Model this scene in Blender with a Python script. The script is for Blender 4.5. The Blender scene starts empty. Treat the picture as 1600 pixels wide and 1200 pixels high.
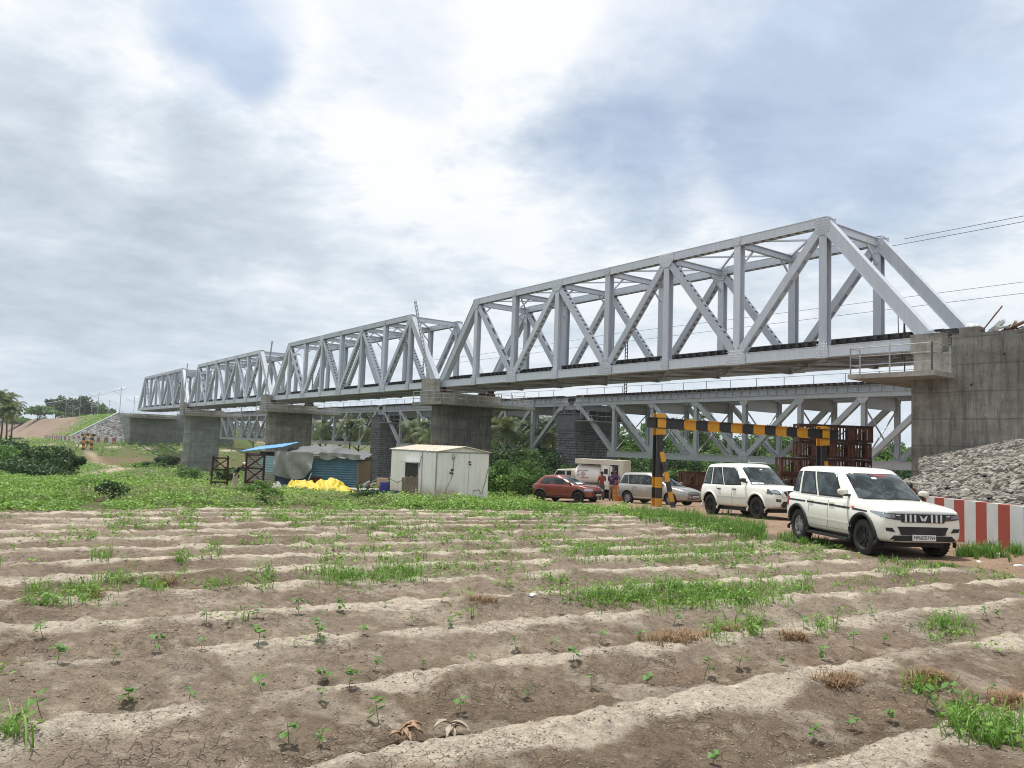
import bpy, math, random
import numpy as np
from mathutils import Vector, Matrix
from mathutils.bvhtree import BVHTree
R=math.radians
rnd=random.Random(7); NR=np.random.default_rng(11)
SC=bpy.context.scene; COL=SC.collection
CZ=1.65; F,PITCH,ROLL,TH=1217.2,.0776,.0375,.632
DX,DY=-math.sin(TH),math.cos(TH); NX,NY=math.cos(TH),math.sin(TH)
GR=-.0031
def tl(t,L): return (DX*t+NX*L, DY*t+NY*L)
# ------------------------------------------------------------------ noise
def _h(ix,iy,s):
    n=(ix.astype(np.int64)*374761393+iy.astype(np.int64)*668265263+s*1442695041)&0x7fffffff
    n=(n^(n>>13))*1274126177&0x7fffffff
    return ((n^(n>>16))&0xffff)/65535.0
def vn(x,y,s=0):
    x=np.asarray(x,float);y=np.asarray(y,float)
    ix=np.floor(x).astype(np.int64);iy=np.floor(y).astype(np.int64)
    fx=x-ix;fy=y-iy;fx=fx*fx*(3-2*fx);fy=fy*fy*(3-2*fy)
    return (_h(ix,iy,s)*(1-fx)+_h(ix+1,iy,s)*fx)*(1-fy)+(_h(ix,iy+1,s)*(1-fx)+_h(ix+1,iy+1,s)*fx)*fy
def fbm(x,y,o=4,s=0):
    v=0;a=.5;t=0
    for i in range(o):
        v=v+a*vn(x*2**i,y*2**i,s+i*17);t+=a;a*=.5
    return v/t
def sm(a,b,x):
    x=np.clip((np.asarray(x,float)-a)/(b-a),0,1);return x*x*(3-2*x)
# ------------------------------------------------------------------ terrain
KY=[-400,0,6,10,16,19,29,37,43,50,60,75,120,160,172,177,198,260,700,3000]
KZ=[0,0,0,-.12,-.33,-.37,-.7,-1.1,-1.4,-1.6,-2.4,-3.8,-5,-5.9,-5.6,-4.2,-1.95,-2.3,-2,-2]
def pr_base(x,y):
    g=np.interp(y,KY,KZ)
    w=sm(55,75,y)*(1-sm(165,200,y))
    g=g+w*(fbm(x/22,y/22,3,5)-.5)*1.6
    return g
FB=[(-60,8),(-14,17),(-11.8,18.4),(-7.2,22.5),(-2,26.3),(1.5,28.3),(4.6,29)]
def field_far(x): return np.interp(x,[p[0] for p in FB],[p[1] for p in FB])
def track_edge(y): return np.interp(y,[-10,5,9,12.9,17.9,22,30.7,45],[16,12.5,10,8.45,6.5,5.9,4.6,1.0])
def field_mask(x,y):
    wob=(fbm(x/1.5,y/1.5,3,9)-.5)*1.2
    return sm(-.4,.4,field_far(x)+wob-y)*sm(-.4,.5,track_edge(y)+wob*.7-x)*sm(-60,-50,x)
RN=(-.54,.842); RL=math.hypot(*RN)
ROWS=[-8,-2.2,-1.05,.1,1.27,2.47,3.67,4.83,6.05,7.35,8.75,10.2,11.7,13.2,14.9,16.4,17.8,19.3,20.8,22.4,24,40]
def rowc(x,y): return (RN[0]*x+RN[1]*y)+(fbm(x/3.5,y/3.5,2,3)-.5)*.20+(fbm(x/.6,y/.6,2,4)-.5)*.10
def phase(x,y):
    ph=np.interp(rowc(x,y),ROWS,np.arange(len(ROWS)));return 1-(ph-np.floor(ph))   # 0 crest, growing towards the camera
def ridge(x,y):
    v=(phase(x,y)+.06)%1.0
    return np.where(v<.78,np.cos(v/.78*np.pi),-np.cos((v-.78)/.22*np.pi))
def bigh(x,y):
    t=DX*x+DY*y;L=NX*x+NY*y
    e=5.2+GR*t
    dd=np.hypot(np.maximum(0,40-L),np.maximum(0,236-t)*.95)
    emb=e+1.65-dd/1.38
    emb=np.where((t>236)|(L<40),emb,-99)
    emb=np.where(t<221,-99,emb)
    emb=np.where(L>66,e+1.65-(L-66)/1.5,emb)
    emb=np.where((L>=40)&(L<=66),np.where(t>229,e+1.65,-99),emb)
    emb=np.where((L>66)&(t<229),-99,emb)
    emb=np.where(t<219,-99,emb)
    return emb
def G(x,y,micro=False):
    x=np.asarray(x,float);y=np.asarray(y,float)
    g=pr_base(x,y)
    m=field_mask(x,y)
    g=g+m*.055*ridge(x,y)*(1-sm(24,30,y))*(.6+.7*fbm(x/2.6,y/2.6,2,6))
    rt=sm(.2,1.5,x-track_edge(y))*sm(8,14,y)
    g=g+rt*(.10*sm(1.5,3.5,x-track_edge(y))+.0)
    g=g+(1-m)*(fbm(x/2.2,y/2.2,3,21)-.5)*.22*(1-rt)
    if micro:
        g=g+m*((fbm(x/.22,y/.22,4,31)-.5)*.06+np.maximum(0,fbm(x/.35,y/.35,3,41)-.56)*.14+(fbm(x/.07,y/.07,3,33)-.5)*.026+np.abs(fbm(x/.16,y/.16,2,35)-.5)*.05)
        g=g+rt*(fbm(x/.5,y/.5,3,51)-.5)*.05
    return np.maximum(g,bigh(x,y))
def g1(x,y): return float(G(x,y))
# ------------------------------------------------------------------ camera maths
cam=bpy.data.cameras.new("camera");camo=bpy.data.objects.new("camera",cam);COL.objects.link(camo);SC.camera=camo
cam.sensor_fit='HORIZONTAL';cam.sensor_width=36;cam.lens=36*F/1600;cam.clip_end=6000;cam.clip_start=.1
camo.matrix_world=Matrix.Translation((0,0,CZ))@Matrix.Rotation(R(90)+PITCH,4,'X')@Matrix.Rotation(ROLL,4,'Z')
def ray(px,py):
    u=px-800;v=py-600;c,s=math.cos(ROLL),math.sin(ROLL);u,v=u*c+v*s,-u*s+v*c
    X,Y,Z=u/F,1,-v/F
    return (X,Y*math.cos(PITCH)-Z*math.sin(PITCH),Y*math.sin(PITCH)+Z*math.cos(PITCH))
def at(px,Y,py=700):
    r=ray(px,py);return (r[0]/r[1]*Y,Y)
_kk=np.concatenate([np.arange(2,40,.25),np.arange(40,400,2.)])
def gp(px,py):
    r=ray(px,py);k=_kk
    d=CZ+r[2]*k-(pr_base(r[0]*k,r[1]*k) if py>740 else G(r[0]*k,r[1]*k))
    i=int(np.argmax(d<0)) or len(k)-1
    k0=k[i-1];f=np.linspace(k0-.3,k[i]+.3,14);d=CZ+r[2]*f-G(r[0]*f,r[1]*f);j=int(np.argmax(d<0)) or 13
    a,b=d[j-1],d[j];k=f[j-1]+(f[j]-f[j-1])*(a/(a-b) if a!=b else 0)
    return float(r[0]*k),float(r[1]*k)
# ------------------------------------------------------------------ materials
def mat(name,col=(.5,.5,.5),rough=.6,metal=0,coat=0,spec=.5):
    m=bpy.data.materials.new(name);m.use_nodes=True
    b=m.node_tree.nodes['Principled BSDF'];b.inputs['Base Color'].default_value=(*col,1)
    b.inputs['Roughness'].default_value=rough;b.inputs['Metallic'].default_value=metal
    b.inputs['Coat Weight'].default_value=coat;b.inputs['Specular IOR Level'].default_value=spec
    return m
class N:
    def __init__(s,m): s.m=m;s.t=m.node_tree;s.b=s.t.nodes.get('Principled BSDF')
    def n(s,ty,**k):
        o=s.t.nodes.new(ty)
        for a,v in k.items():
            if hasattr(o,a): setattr(o,a,v)
        return o
    def l(s,a,b): s.t.links.new(a,b)
    def tc(s,out='Object',scale=(1,1,1)):
        t=s.n('ShaderNodeTexCoord');mp=s.n('ShaderNodeMapping');mp.inputs['Scale'].default_value=scale
        s.l(t.outputs[out],mp.inputs[0]);return mp.outputs[0]
    def noise(s,vec,sc=5,det=4,ro=.6,dist=0):
        o=s.n('ShaderNodeTexNoise');o.inputs['Scale'].default_value=sc;o.inputs['Detail'].default_value=det
        o.inputs['Roughness'].default_value=ro;o.inputs['Distortion'].default_value=dist
        if vec: s.l(vec,o.inputs['Vector'])
        return o.outputs['Fac']
    def ramp(s,fac,*st):
        o=s.n('ShaderNodeValToRGB');e=o.color_ramp.elements
        while len(e)<len(st): e.new(.5)
        for i,(p,c) in enumerate(st):
            e[i].position=p;e[i].color=(*(c if hasattr(c,'__len__') else (c,c,c)),1)
        s.l(fac,o.inputs[0]);return o.outputs[0]
    def mix(s,f,a,b,mode='MIX'):
        o=s.n('ShaderNodeMix');o.data_type='RGBA';o.blend_type=mode
        for i,v in ((0,f),(6,a),(7,b)):
            if hasattr(v,'links'): s.l(v,o.inputs[i])
            elif i==0: o.inputs[0].default_value=v
            else: o.inputs[i].default_value=(*v,1)
        return o.outputs[2]
    def bump(s,h,st=.3,d=.02):
        o=s.n('ShaderNodeBump');o.inputs['Strength'].default_value=st;o.inputs['Distance'].default_value=d
        s.l(h,o.inputs['Height']);s.l(o.outputs[0],s.b.inputs['Normal'])
    def col(s,c): s.l(c,s.b.inputs['Base Color'])
    def rough(s,c): s.l(c,s.b.inputs['Roughness'])
def varied(name,c1,c2,sc=6,rough=.7,metal=0,bump=.2,bd=.01,scale=(1,1,1),coord='Object',coat=0):
    m=mat(name,c1,rough,metal,coat);n=N(m);v=n.tc(coord,scale)
    f=n.noise(v,sc,5,.65);n.col(n.ramp(f,(.3,c1),(.7,c2)))
    if bump: n.bump(n.noise(v,sc*4,4),bump,bd)
    return m
def steel(name,c,rust=.5,rough=.5,metal=.25):
    m=mat(name,c,rough,metal);n=N(m);v=n.tc();f=n.noise(v,.9,5,.7);g=n.noise(n.tc(scale=(3,3,.35)),2.2,4,.6)
    c1=n.mix(n.ramp(g,(.35,0.),(.75,.55)),c,tuple(q*.72 for q in c))
    c2=n.mix(n.ramp(f,(.64,0.),(.8,rust)),c1,(.17,.11,.075))
    oi=n.n('ShaderNodeObjectInfo');c2=n.mix(1.,c2,n.ramp(oi.outputs['Random'],(0.,.84),(1.,1.08)),'MULTIPLY');n.col(c2);n.rough(n.ramp(f,(.3,rough-.08),(.8,rough+.2)))
    return m
M={}
M['steel']=steel('silver_paint',(.57,.605,.67),.28,.42,.15)
M['steel_old']=steel('grey_paint',(.50,.52,.55),.2,.5,.1)
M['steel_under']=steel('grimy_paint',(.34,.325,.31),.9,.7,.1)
M['dsteel']=varied('dark_steel',(.035,.036,.04),(.075,.07,.068),5,.6,.3)
M['galv']=varied('galvanised',(.33,.34,.35),(.45,.46,.47),8,.45,.5,0)
M['rustsleeper']=varied('sleeper_brown',(.045,.035,.03),(.09,.07,.06),6,.8,.1)
def concrete(name,ca,cb,stain=.6,lift=1.33,zoff=0,dark=(.045,.043,.04),warm=.3):
    m=mat(name,ca,.88);n=N(m);v=n.tc()
    f=n.noise(v,.7,6,.65);base=n.mix(.55,n.ramp(f,(.32,ca),(.68,cb)),n.ramp(n.noise(v,3.4,6,.75),(.3,.55),(.7,1.35)),'MULTIPLY')
    st=n.noise(n.tc(scale=(2.2,2.2,.22)),1.5,6,.78)
    base=n.mix(n.ramp(st,(.46,0.),(.68,stain)),base,dark)
    wm=n.noise(n.tc(scale=(.5,.5,.25)),1.1,3,.6)
    base=n.mix(n.ramp(wm,(.55,0.),(.8,warm)),base,(.26,.17,.09))
    base=n.mix(.8,base,n.ramp(n.noise(n.tc(scale=(.12,.12,.75)),1.0,3,.6),(.35,.62),(.62,1.15)),'MULTIPLY');sp=n.n('ShaderNodeSeparateXYZ');n.l(v,sp.inputs[0])
    a=n.n('ShaderNodeMath',operation='ADD');a.inputs[1].default_value=zoff;n.l(sp.outputs[2],a.inputs[0])
    jt=n.noise(v,1.3,3);ad=n.n('ShaderNodeMath',operation='MULTIPLY_ADD');ad.inputs[1].default_value=.10;n.l(jt,ad.inputs[0]);n.l(a.outputs[0],ad.inputs[2])
    d=n.n('ShaderNodeMath',operation='DIVIDE');d.inputs[1].default_value=lift;n.l(ad.outputs[0],d.inputs[0])
    fr=n.n('ShaderNodeMath',operation='FRACT');n.l(d.outputs[0],fr.inputs[0])
    line=n.ramp(fr.outputs[0],(0.,1.),(.022,.9),(.04,0.),(.97,0.),(1.,1.))
    lf=n.mix(n.ramp(n.noise(v,.8,3),(.35,.15),(.7,.9)),(0,0,0),line,'MIX')
    base=n.mix(lf,base,(.06,.057,.052))
    # board panel joints
    w=n.n('ShaderNodeTexWave');w.inputs['Scale'].default_value=.21;w.inputs['Distortion'].default_value=.2;n.l(v,w.inputs[0])
    pj=n.ramp(w.outputs[1],(0.,.22),(.006,0.));base=n.mix(pj,base,(.09,.085,.08))
    n.col(base)
    b=n.mix(.5,n.noise(v,9,6,.7),lf,'SUBTRACT');n.bump(b,.55,.03)
    return m
M['conc']=concrete('weathered_concrete',(.19,.182,.16),(.30,.285,.25),.8,1.33,.25)
M['conc_dark']=concrete('stained_concrete',(.13,.128,.12),(.21,.20,.18),.9,1.5,.1)
M['conc_clean']=concrete('pale_concrete',(.33,.315,.28),(.42,.40,.35),.35,9,1,warm=.45)
M['conc_green']=concrete('grey_green_concrete',(.21,.23,.215),(.31,.325,.30),.45,1.6,.1,warm=.1)
M['stone_pier']=varied('dark_masonry',(.11,.113,.125),(.27,.275,.295),2.3,.85,0,.8,.05)
M['mortar']=varied('mortar',(.05,.052,.06),(.08,.085,.095),4,.9)
M['cap_grey']=varied('pier_band',(.12,.125,.14),(.18,.185,.2),2,.85,0,.3,.02)
def rubm(name,cs):
    m=mat(name,cs[0],.9);n=N(m);v=n.tc()
    at_=n.n('ShaderNodeAttribute');at_.attribute_name='rv'
    c=n.ramp(at_.outputs['Fac'],(0.,cs[0]),(.35,cs[1]),(.7,cs[2]),(1.,cs[3]))
    g=n.noise(v,9,5,.7);c=n.mix(.8,c,n.ramp(g,(.25,.55),(.75,1.25)),'MULTIPLY');n.col(c);n.bump(g,.5,.03);return m
M['rubble']=rubm('rubble_stone',((.10,.088,.075),(.17,.155,.135),(.225,.20,.165),(.37,.345,.31)))
M['rubble_far']=rubm('pitching_stone',((.10,.10,.10),(.20,.195,.19),(.28,.27,.26),(.44,.43,.41)))
def leafm(name,a,b,c,tr=.25):
    m=mat(name,a,.55,spec=.35);n=N(m)
    at_=n.n('ShaderNodeAttribute');at_.attribute_name='rv'
    n.col(n.ramp(at_.outputs['Fac'],(0.,a),(.5,b),(1.,c)))
    m.node_tree.nodes['Principled BSDF'].inputs['Subsurface Weight'].default_value=0
    tb=n.n('ShaderNodeBsdfTranslucent');n.l(n.ramp(at_.outputs['Fac'],(0.,b),(1.,c)),tb.inputs[0])
    mx=n.n('ShaderNodeMixShader');mx.inputs[0].default_value=tr
    out=m.node_tree.nodes['Material Output'];n.l(n.b.outputs[0],mx.inputs[1]);n.l(tb.outputs[0],mx.inputs[2]);n.l(mx.outputs[0],out.inputs[0])
    return m
M['leaf']=leafm('bush_leaf',(.032,.075,.016),(.09,.185,.035),(.18,.31,.06))
M['leaf_dark']=leafm('dark_leaf',(.014,.040,.012),(.038,.085,.024),(.085,.15,.045))
M['leaf_low']=leafm('ground_leaf',(.05,.12,.018),(.15,.28,.04),(.28,.42,.09))
M['leaf_olive']=leafm('olive_weed',(.08,.115,.035),(.17,.21,.07),(.31,.33,.16))
M['grass']=leafm('grass_blade',(.045,.12,.014),(.11,.235,.028),(.25,.38,.08))
M['seed']=leafm('seedling_leaf',(.05,.12,.02),(.09,.20,.035),(.17,.29,.07),.3)
M['dry']=leafm('dry_blade',(.12,.07,.03),(.22,.13,.06),(.36,.25,.13),.1)
M['palm']=leafm('palm_leaf',(.03,.06,.015),(.09,.13,.03),(.28,.28,.10))
M['bark']=varied('bark',(.07,.055,.04),(.14,.115,.09),8,.9)
M['white']=varied('white_car_paint',(.80,.795,.72),(.77,.765,.695),2,.32,0,0,coat=.6)

def dusty(m,dust=(.34,.27,.2),z0=.25,z1=.85,amt=.55):
    n=N(m);b=n.b.inputs['Base Color'];src=b.links[0].from_socket if b.links else tuple(b.default_value)[:3]
    v=n.tc();sp=n.n('ShaderNodeSeparateXYZ');n.l(v,sp.inputs[0]);mr=n.n('ShaderNodeMapRange');mr.inputs[1].default_value=z1;mr.inputs[2].default_value=z0;n.l(sp.outputs[2],mr.inputs[0])
    mu=n.n('ShaderNodeMath',operation='MULTIPLY');n.l(mr.outputs[0],mu.inputs[0]);n.l(n.ramp(n.noise(v,5,6,.75),(.35,.15),(.7,amt)),mu.inputs[1]);mu.use_clamp=True
    n.col(n.mix(mu.outputs[0],src,dust));n.rough(n.ramp(mu.outputs[0],(0.,.3),(.6,.7)))
dusty(M['white'])
M['red_paint']=mat('copper_red_paint',(.20,.028,.014),.35,.35,1)
M['silver_car']=varied('silver_car_paint',(.42,.41,.375),(.36,.34,.30),1.5,.36,.45,0,coat=.8)
M['cream']=varied('cream_truck_paint',(.66,.62,.52),(.56,.52,.43),1.6,.5,0,0)
M['tank']=varied('white_tank_paint',(.78,.77,.74),(.70,.69,.66),1.5,.4,0,0)
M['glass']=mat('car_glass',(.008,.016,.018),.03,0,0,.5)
M['black']=varied('black_plastic',(.012,.012,.013),(.022,.022,.023),7,.6)
M['tyre']=varied('tyre_rubber',(.016,.015,.014),(.035,.031,.027),6,.85)
M['rimb']=mat('black_rim',(.02,.02,.021),.45,.4)
M['rims']=varied('silver_rim',(.45,.45,.46),(.36,.36,.37),5,.35,.6,0)
M['chrome']=mat('chrome',(.72,.74,.76),.3,.25)
M['lens']=mat('lamp_lens',(.30,.33,.36),.1,.5,.8)
M['lensd']=mat('lamp_dark',(.05,.06,.075),.12,.2,.8)
M['redlens']=mat('red_lens',(.30,.012,.015),.2,0,.7)
M['orange_l']=mat('orange_marker',(.65,.13,.03),.3,0,.5)
M['plate']=mat('plate_white',(.72,.72,.70),.5)
M['ink']=mat('plate_ink',(.02,.02,.02),.6)
M['yel']=varied('yellow_paint',(.72,.36,.02),(.60,.28,.015),3,.55,0,.1,.004)
M['blk']=varied('black_paint',(.018,.018,.022),(.035,.034,.036),4,.5)
M['wred']=varied('wall_red',(.36,.045,.028),(.29,.04,.028),3.5,.8,0,.3,.006)
M['wwhite']=varied('wall_white',(.60,.62,.62),(.50,.52,.53),2.5,.8,0,.3,.006)
M['rust']=varied('rusty_plate',(.060,.024,.016),(.15,.062,.038),4,.9,.1,.4,.01)
M['rustd']=varied('rusty_dark',(.03,.014,.010),(.08,.032,.02),5,.9,.1,.3)
M['skin']=mat('skin',(.16,.085,.05),.6)
M['hair']=mat('hair',(.012,.01,.009),.6)
for k,c in dict(c_red=(.34,.06,.045),c_purple=(.05,.02,.10),c_khaki=(.30,.24,.17),c_dark=(.02,.02,.022),c_pink=(.48,.36,.30),c_white=(.68,.68,.66),c_grey=(.12,.12,.13),c_blue=(.04,.05,.12)).items():
    M[k]=varied(k.replace('c_','cloth_'),c,tuple(q*.8 for q in c),9,.9,0,.2)
def soil():
    m=mat('soil',(.2,.15,.11),.95,spec=.2);n=N(m)
    a=n.n('ShaderNodeVertexColor');a.layer_name='gc';v=n.tc('Object')
    f1=n.noise(v,1.7,6,.7);f2=n.noise(v,14,5,.7);f3=n.noise(v,75,4,.7)
    c=n.mix(.85,a.outputs[0],n.ramp(f1,(.25,(.72,.70,.68)),(.5,(1,1,1)),(.78,(1.22,1.2,1.15))),'MULTIPLY')
    c=n.mix(.9,c,n.ramp(f2,(.25,.5),(.5,1.),(.75,1.4)),'MULTIPLY')
    c=n.mix(.7,c,n.ramp(f3,(.3,.5),(.5,1.),(.72,1.5)),'MULTIPLY')
    vo=n.n('ShaderNodeTexVoronoi');vo.feature='DISTANCE_TO_EDGE';vo.inputs['Scale'].default_value=11
    dv=n.n('ShaderNodeMixRGB');dv.inputs[0].default_value=.22;nz=n.n('ShaderNodeTexNoise');nz.inputs['Scale'].default_value=7;n.l(v,nz.inputs[0])
    n.l(v,dv.inputs[1]);n.l(nz.outputs['Color'],dv.inputs[2]);n.l(dv.outputs[0],vo.inputs[0])
    cr=n.ramp(vo.outputs[0],(0.,0.),(.035,1.))
    msk=n.ramp(n.noise(v,.9,3),(.44,0.),(.58,.75))
    crm=n.mix(msk,(1,1,1),cr);c=n.mix(.7,c,crm,'MULTIPLY');n.col(c)
    h=n.mix(.5,n.mix(.45,f2,f3),crm,'MULTIPLY');n.bump(h,1.0,.055)
    return m
M['soil']=soil()
dusty(M['silver_car'],(.28,.22,.16),.25,1.0,.8);dusty(M['red_paint'],(.25,.17,.12),.2,.7,.5);dusty(M['wwhite'],(.33,.29,.24),-2,2,.35);dusty(M['wred'],(.26,.18,.14),-2,2,.4);dusty(M['yel'],(.30,.20,.10),-3,6,.5);dusty(M['blk'],(.12,.10,.08),-3,6,.5)
# ------------------------------------------------------------------ mesh helpers
def obj(name,verts,faces,m=None,parent=None,smooth=False,mats=None,fm=None,rv=None):
    me=bpy.data.meshes.new(name)
    V=np.asarray(verts,np.float32).reshape(-1,3)
    if isinstance(faces,np.ndarray):
        n,k=faces.shape;me.vertices.add(len(V));me.vertices.foreach_set('co',V.ravel())
        me.loops.add(n*k);me.loops.foreach_set('vertex_index',faces.astype(np.int32).ravel())
        me.polygons.add(n);me.polygons.foreach_set('loop_start',np.arange(0,n*k,k,dtype=np.int32))
        try: me.polygons.foreach_set('loop_total',np.full(n,k,np.int32))
        except Exception: pass
        me.update(calc_edges=True)
    else: me.from_pydata([tuple(map(float,v)) for v in V],[],[tuple(f) for f in faces])
    for q in (mats or ([m] if m else [])): me.materials.append(q)
    if fm is not None: me.polygons.foreach_set('material_index',np.asarray(fm,np.int32))
    if smooth:
        me.polygons.foreach_set('use_smooth',np.ones(len(me.polygons),bool))
        if smooth is not True: me.set_sharp_from_angle(angle=R(smooth))
    if rv is not None:
        a=me.attributes.new('rv','FLOAT','FACE');a.data.foreach_set('value',np.asarray(rv,np.float32))
    o=bpy.data.objects.new(name,me);COL.objects.link(o)
    if parent: o.parent=parent
    return o
def tag(o,label=None,cat=None,group=None,kind=None):
    if label:o['label']=label
    if cat:o['category']=cat
    if group:o['group']=group
    if kind:o['kind']=kind
    return o
def thing(name,label,cat,loc=(0,0,0),rz=0,group=None,ry=0):
    o=bpy.data.objects.new(name,None);COL.objects.link(o);o.location=loc;o.rotation_euler=(0,ry,rz);o.empty_display_size=.3
    return tag(o,label,cat,group)
def copytree(o,loc,rz,label=None,ry=None):
    c=o.copy();COL.objects.link(c);c.location=loc;c.rotation_euler=(0,o.rotation_euler[1] if ry is None else ry,rz)
    if label:c['label']=label
    for ch in list(o.children):
        d=ch.copy();COL.objects.link(d);d.parent=c
        for g in list(ch.children):
            e=g.copy();COL.objects.link(e);e.parent=d
    return c
class MB:
    def __init__(s): s.v=[];s.f=[];s.m=[]
    def poly(s,vs,fs,mi=0):
        b=len(s.v);s.v+= [tuple(map(float,v)) for v in vs];s.f+=[tuple(b+i for i in f) for f in fs];s.m+=[mi]*len(fs);return s
    def box(s,c,d,mi=0,rz=0,M4=None):
        x,y,z=d[0]/2,d[1]/2,d[2]/2
        vs=[(sx*x,sy*y,sz*z) for sz in(-1,1) for sy in(-1,1) for sx in(-1,1)]
        if rz: vs=[(a*math.cos(rz)-b*math.sin(rz),a*math.sin(rz)+b*math.cos(rz),c_) for a,b,c_ in vs]
        if M4: vs=[tuple(M4@Vector(v)) for v in vs]
        vs=[(a+c[0],b+c[1],e+c[2]) for a,b,e in vs]
        return s.poly(vs,[(0,2,3,1),(4,5,7,6),(0,1,5,4),(2,6,7,3),(0,4,6,2),(1,3,7,5)],mi)
    def b2(s,x0,x1,y0,y1,z0,z1,mi=0): return s.box(((x0+x1)/2,(y0+y1)/2,(z0+z1)/2),(abs(x1-x0),abs(y1-y0),abs(z1-z0)),mi)
    def beam(s,p0,p1,w,h,side=(0,1,0),mi=0,off=(0,0)):
        p0=Vector(p0);p1=Vector(p1);d=(p1-p0).normalized();a=Vector(side);a=(a-d*a.dot(d))
        if a.length<1e-4: a=Vector((1,0,0))-d*d.x
        a.normalize();u=d.cross(a)
        vs=[]
        for p in(p0,p1):
            for sx,sy in((-1,-1),(1,-1),(1,1),(-1,1)): vs.append(p+a*(sx*w/2+off[0])+u*(sy*h/2+off[1]))
        return s.poly(vs,[(0,3,2,1),(4,5,6,7),(0,1,5,4),(1,2,6,5),(2,3,7,6),(3,0,4,7)],mi)
    def tube(s,pts,r,n=8,mi=0,cap=True):
        pts=[Vector(p) for p in pts];rr=r if hasattr(r,'__len__') else [r]*len(pts);b=len(s.v);vs=[]
        for i,p in enumerate(pts):
            d=(pts[min(i+1,len(pts)-1)]-pts[max(i-1,0)]).normalized()
            a=Vector((0,0,1)) if abs(d.z)<.9 else Vector((1,0,0));a=(a-d*a.dot(d)).normalized();u=d.cross(a)
            for k in range(n): vs.append(p+(a*math.cos(2*math.pi*k/n)+u*math.sin(2*math.pi*k/n))*rr[i])
        fs=[(i*n+k,i*n+(k+1)%n,(i+1)*n+(k+1)%n,(i+1)*n+k) for i in range(len(pts)-1) for k in range(n)]
        if cap: fs+=[tuple(range(n-1,-1,-1)),tuple(range((len(pts)-1)*n,len(pts)*n))]
        return s.poly(vs,fs,mi)
    def lathe(s,prof,n=24,axis='y',c=(0,0,0),mi=0):
        vs=[];
        for r,h in prof:
            for k in range(n):
                a=2*math.pi*k/n
                if axis=='y': vs.append((c[0]+r*math.cos(a),c[1]+h,c[2]+r*math.sin(a)))
                elif axis=='x': vs.append((c[0]+h,c[1]+r*math.cos(a),c[2]+r*math.sin(a)))
                else: vs.append((c[0]+r*math.cos(a),c[1]+r*math.sin(a),c[2]+h))
        L=len(prof);fs=[(i*n+k,i*n+(k+1)%n,(i+1)*n+(k+1)%n,(i+1)*n+k) for i in range(L-1) for k in range(n)]
        return s.poly(vs,fs,mi)
    def build(s,name,m,parent=None,smooth=False,**k):
        if isinstance(m,(list,tuple)): return obj(name,s.v,s.f,None,parent,smooth,mats=list(m),fm=s.m,**k)
        return obj(name,s.v,s.f,m,parent,smooth,**k)
def member(mb,p0,p1,w,h,style='H',side=(0,1,0)):
    """w across the trusses, h in the truss plane"""
    th=.035
    if style=='H':
        mb.beam(p0,p1,th,h,side,off=(-w/2,0));mb.beam(p0,p1,th,h,side,off=(w/2,0));mb.beam(p0,p1,w-th,th,side)
    elif style=='box':
        mb.beam(p0,p1,w,h,side);mb.beam(p0,p1,w+.09,.03,side,off=(0,h/2+.016));
    elif style=='I':
        mb.beam(p0,p1,th*.8,h,side);mb.beam(p0,p1,w,th,side,off=(0,h/2-.01));mb.beam(p0,p1,w,th,side,off=(0,-h/2+.01))
    else:
        sp=.5 if style=='lace' else 1.3;bl=.26 if style=='lace' else .55
        mb.beam(p0,p1,th,h,side,off=(-w/2,0));mb.beam(p0,p1,th,h,side,off=(w/2,0))
        for sx in(-1,1):
            for sy in(-1,1): mb.beam(p0,p1,.09,.02,side,off=(sx*(w/2-.06),sy*(h/2-.012)))
        p0=Vector(p0);p1=Vector(p1);d=p1-p0;n=max(2,int(d.length/sp))
        for k in range(n):
            c=p0+d*((k+.5)/n);e=d.normalized()*bl/2
            for sy in(-1,1): mb.beam(c-e,c+e,w-.05,.02,side,off=(0,sy*(h/2+.006)))
def hex_gusset(mb,c,w,h,y,cut=.3,riv=True,th=.03):
    x,z=c;a=w/2;b=h/2;cu=a*cut*2
    prof=[(-a,-b),(a,-b),(a,b*.1),(a-cu,b),(-a+cu,b),(-a,b*.1)]
    vs=[(x+p,y-th/2,z+q) for p,q in prof]+[(x+p,y+th/2,z+q) for p,q in prof]
    mb.poly(vs,[tuple(range(6)),tuple(range(11,5,-1))]+[(i,i+6,(i+1)%6+6,(i+1)%6) for i in range(6)])
    if riv:
        s=-1 if th>0 else 1
        yy=y-th/2
        n=int(w/.15)
        for i in range(n):
            for zz in(-.38,-.2,.0,.16,.34):
                px=x-a*.82+1.64*a*i/(n-1);pz=z+zz*h
                mb.poly([(px-.034,yy,pz-.034),(px+.034,yy,pz-.034),(px+.034,yy,pz+.034),(px-.034,yy,pz+.034),(px,yy-.05,pz)],[(0,1,4),(1,2,4),(2,3,4),(3,0,4)])
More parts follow.
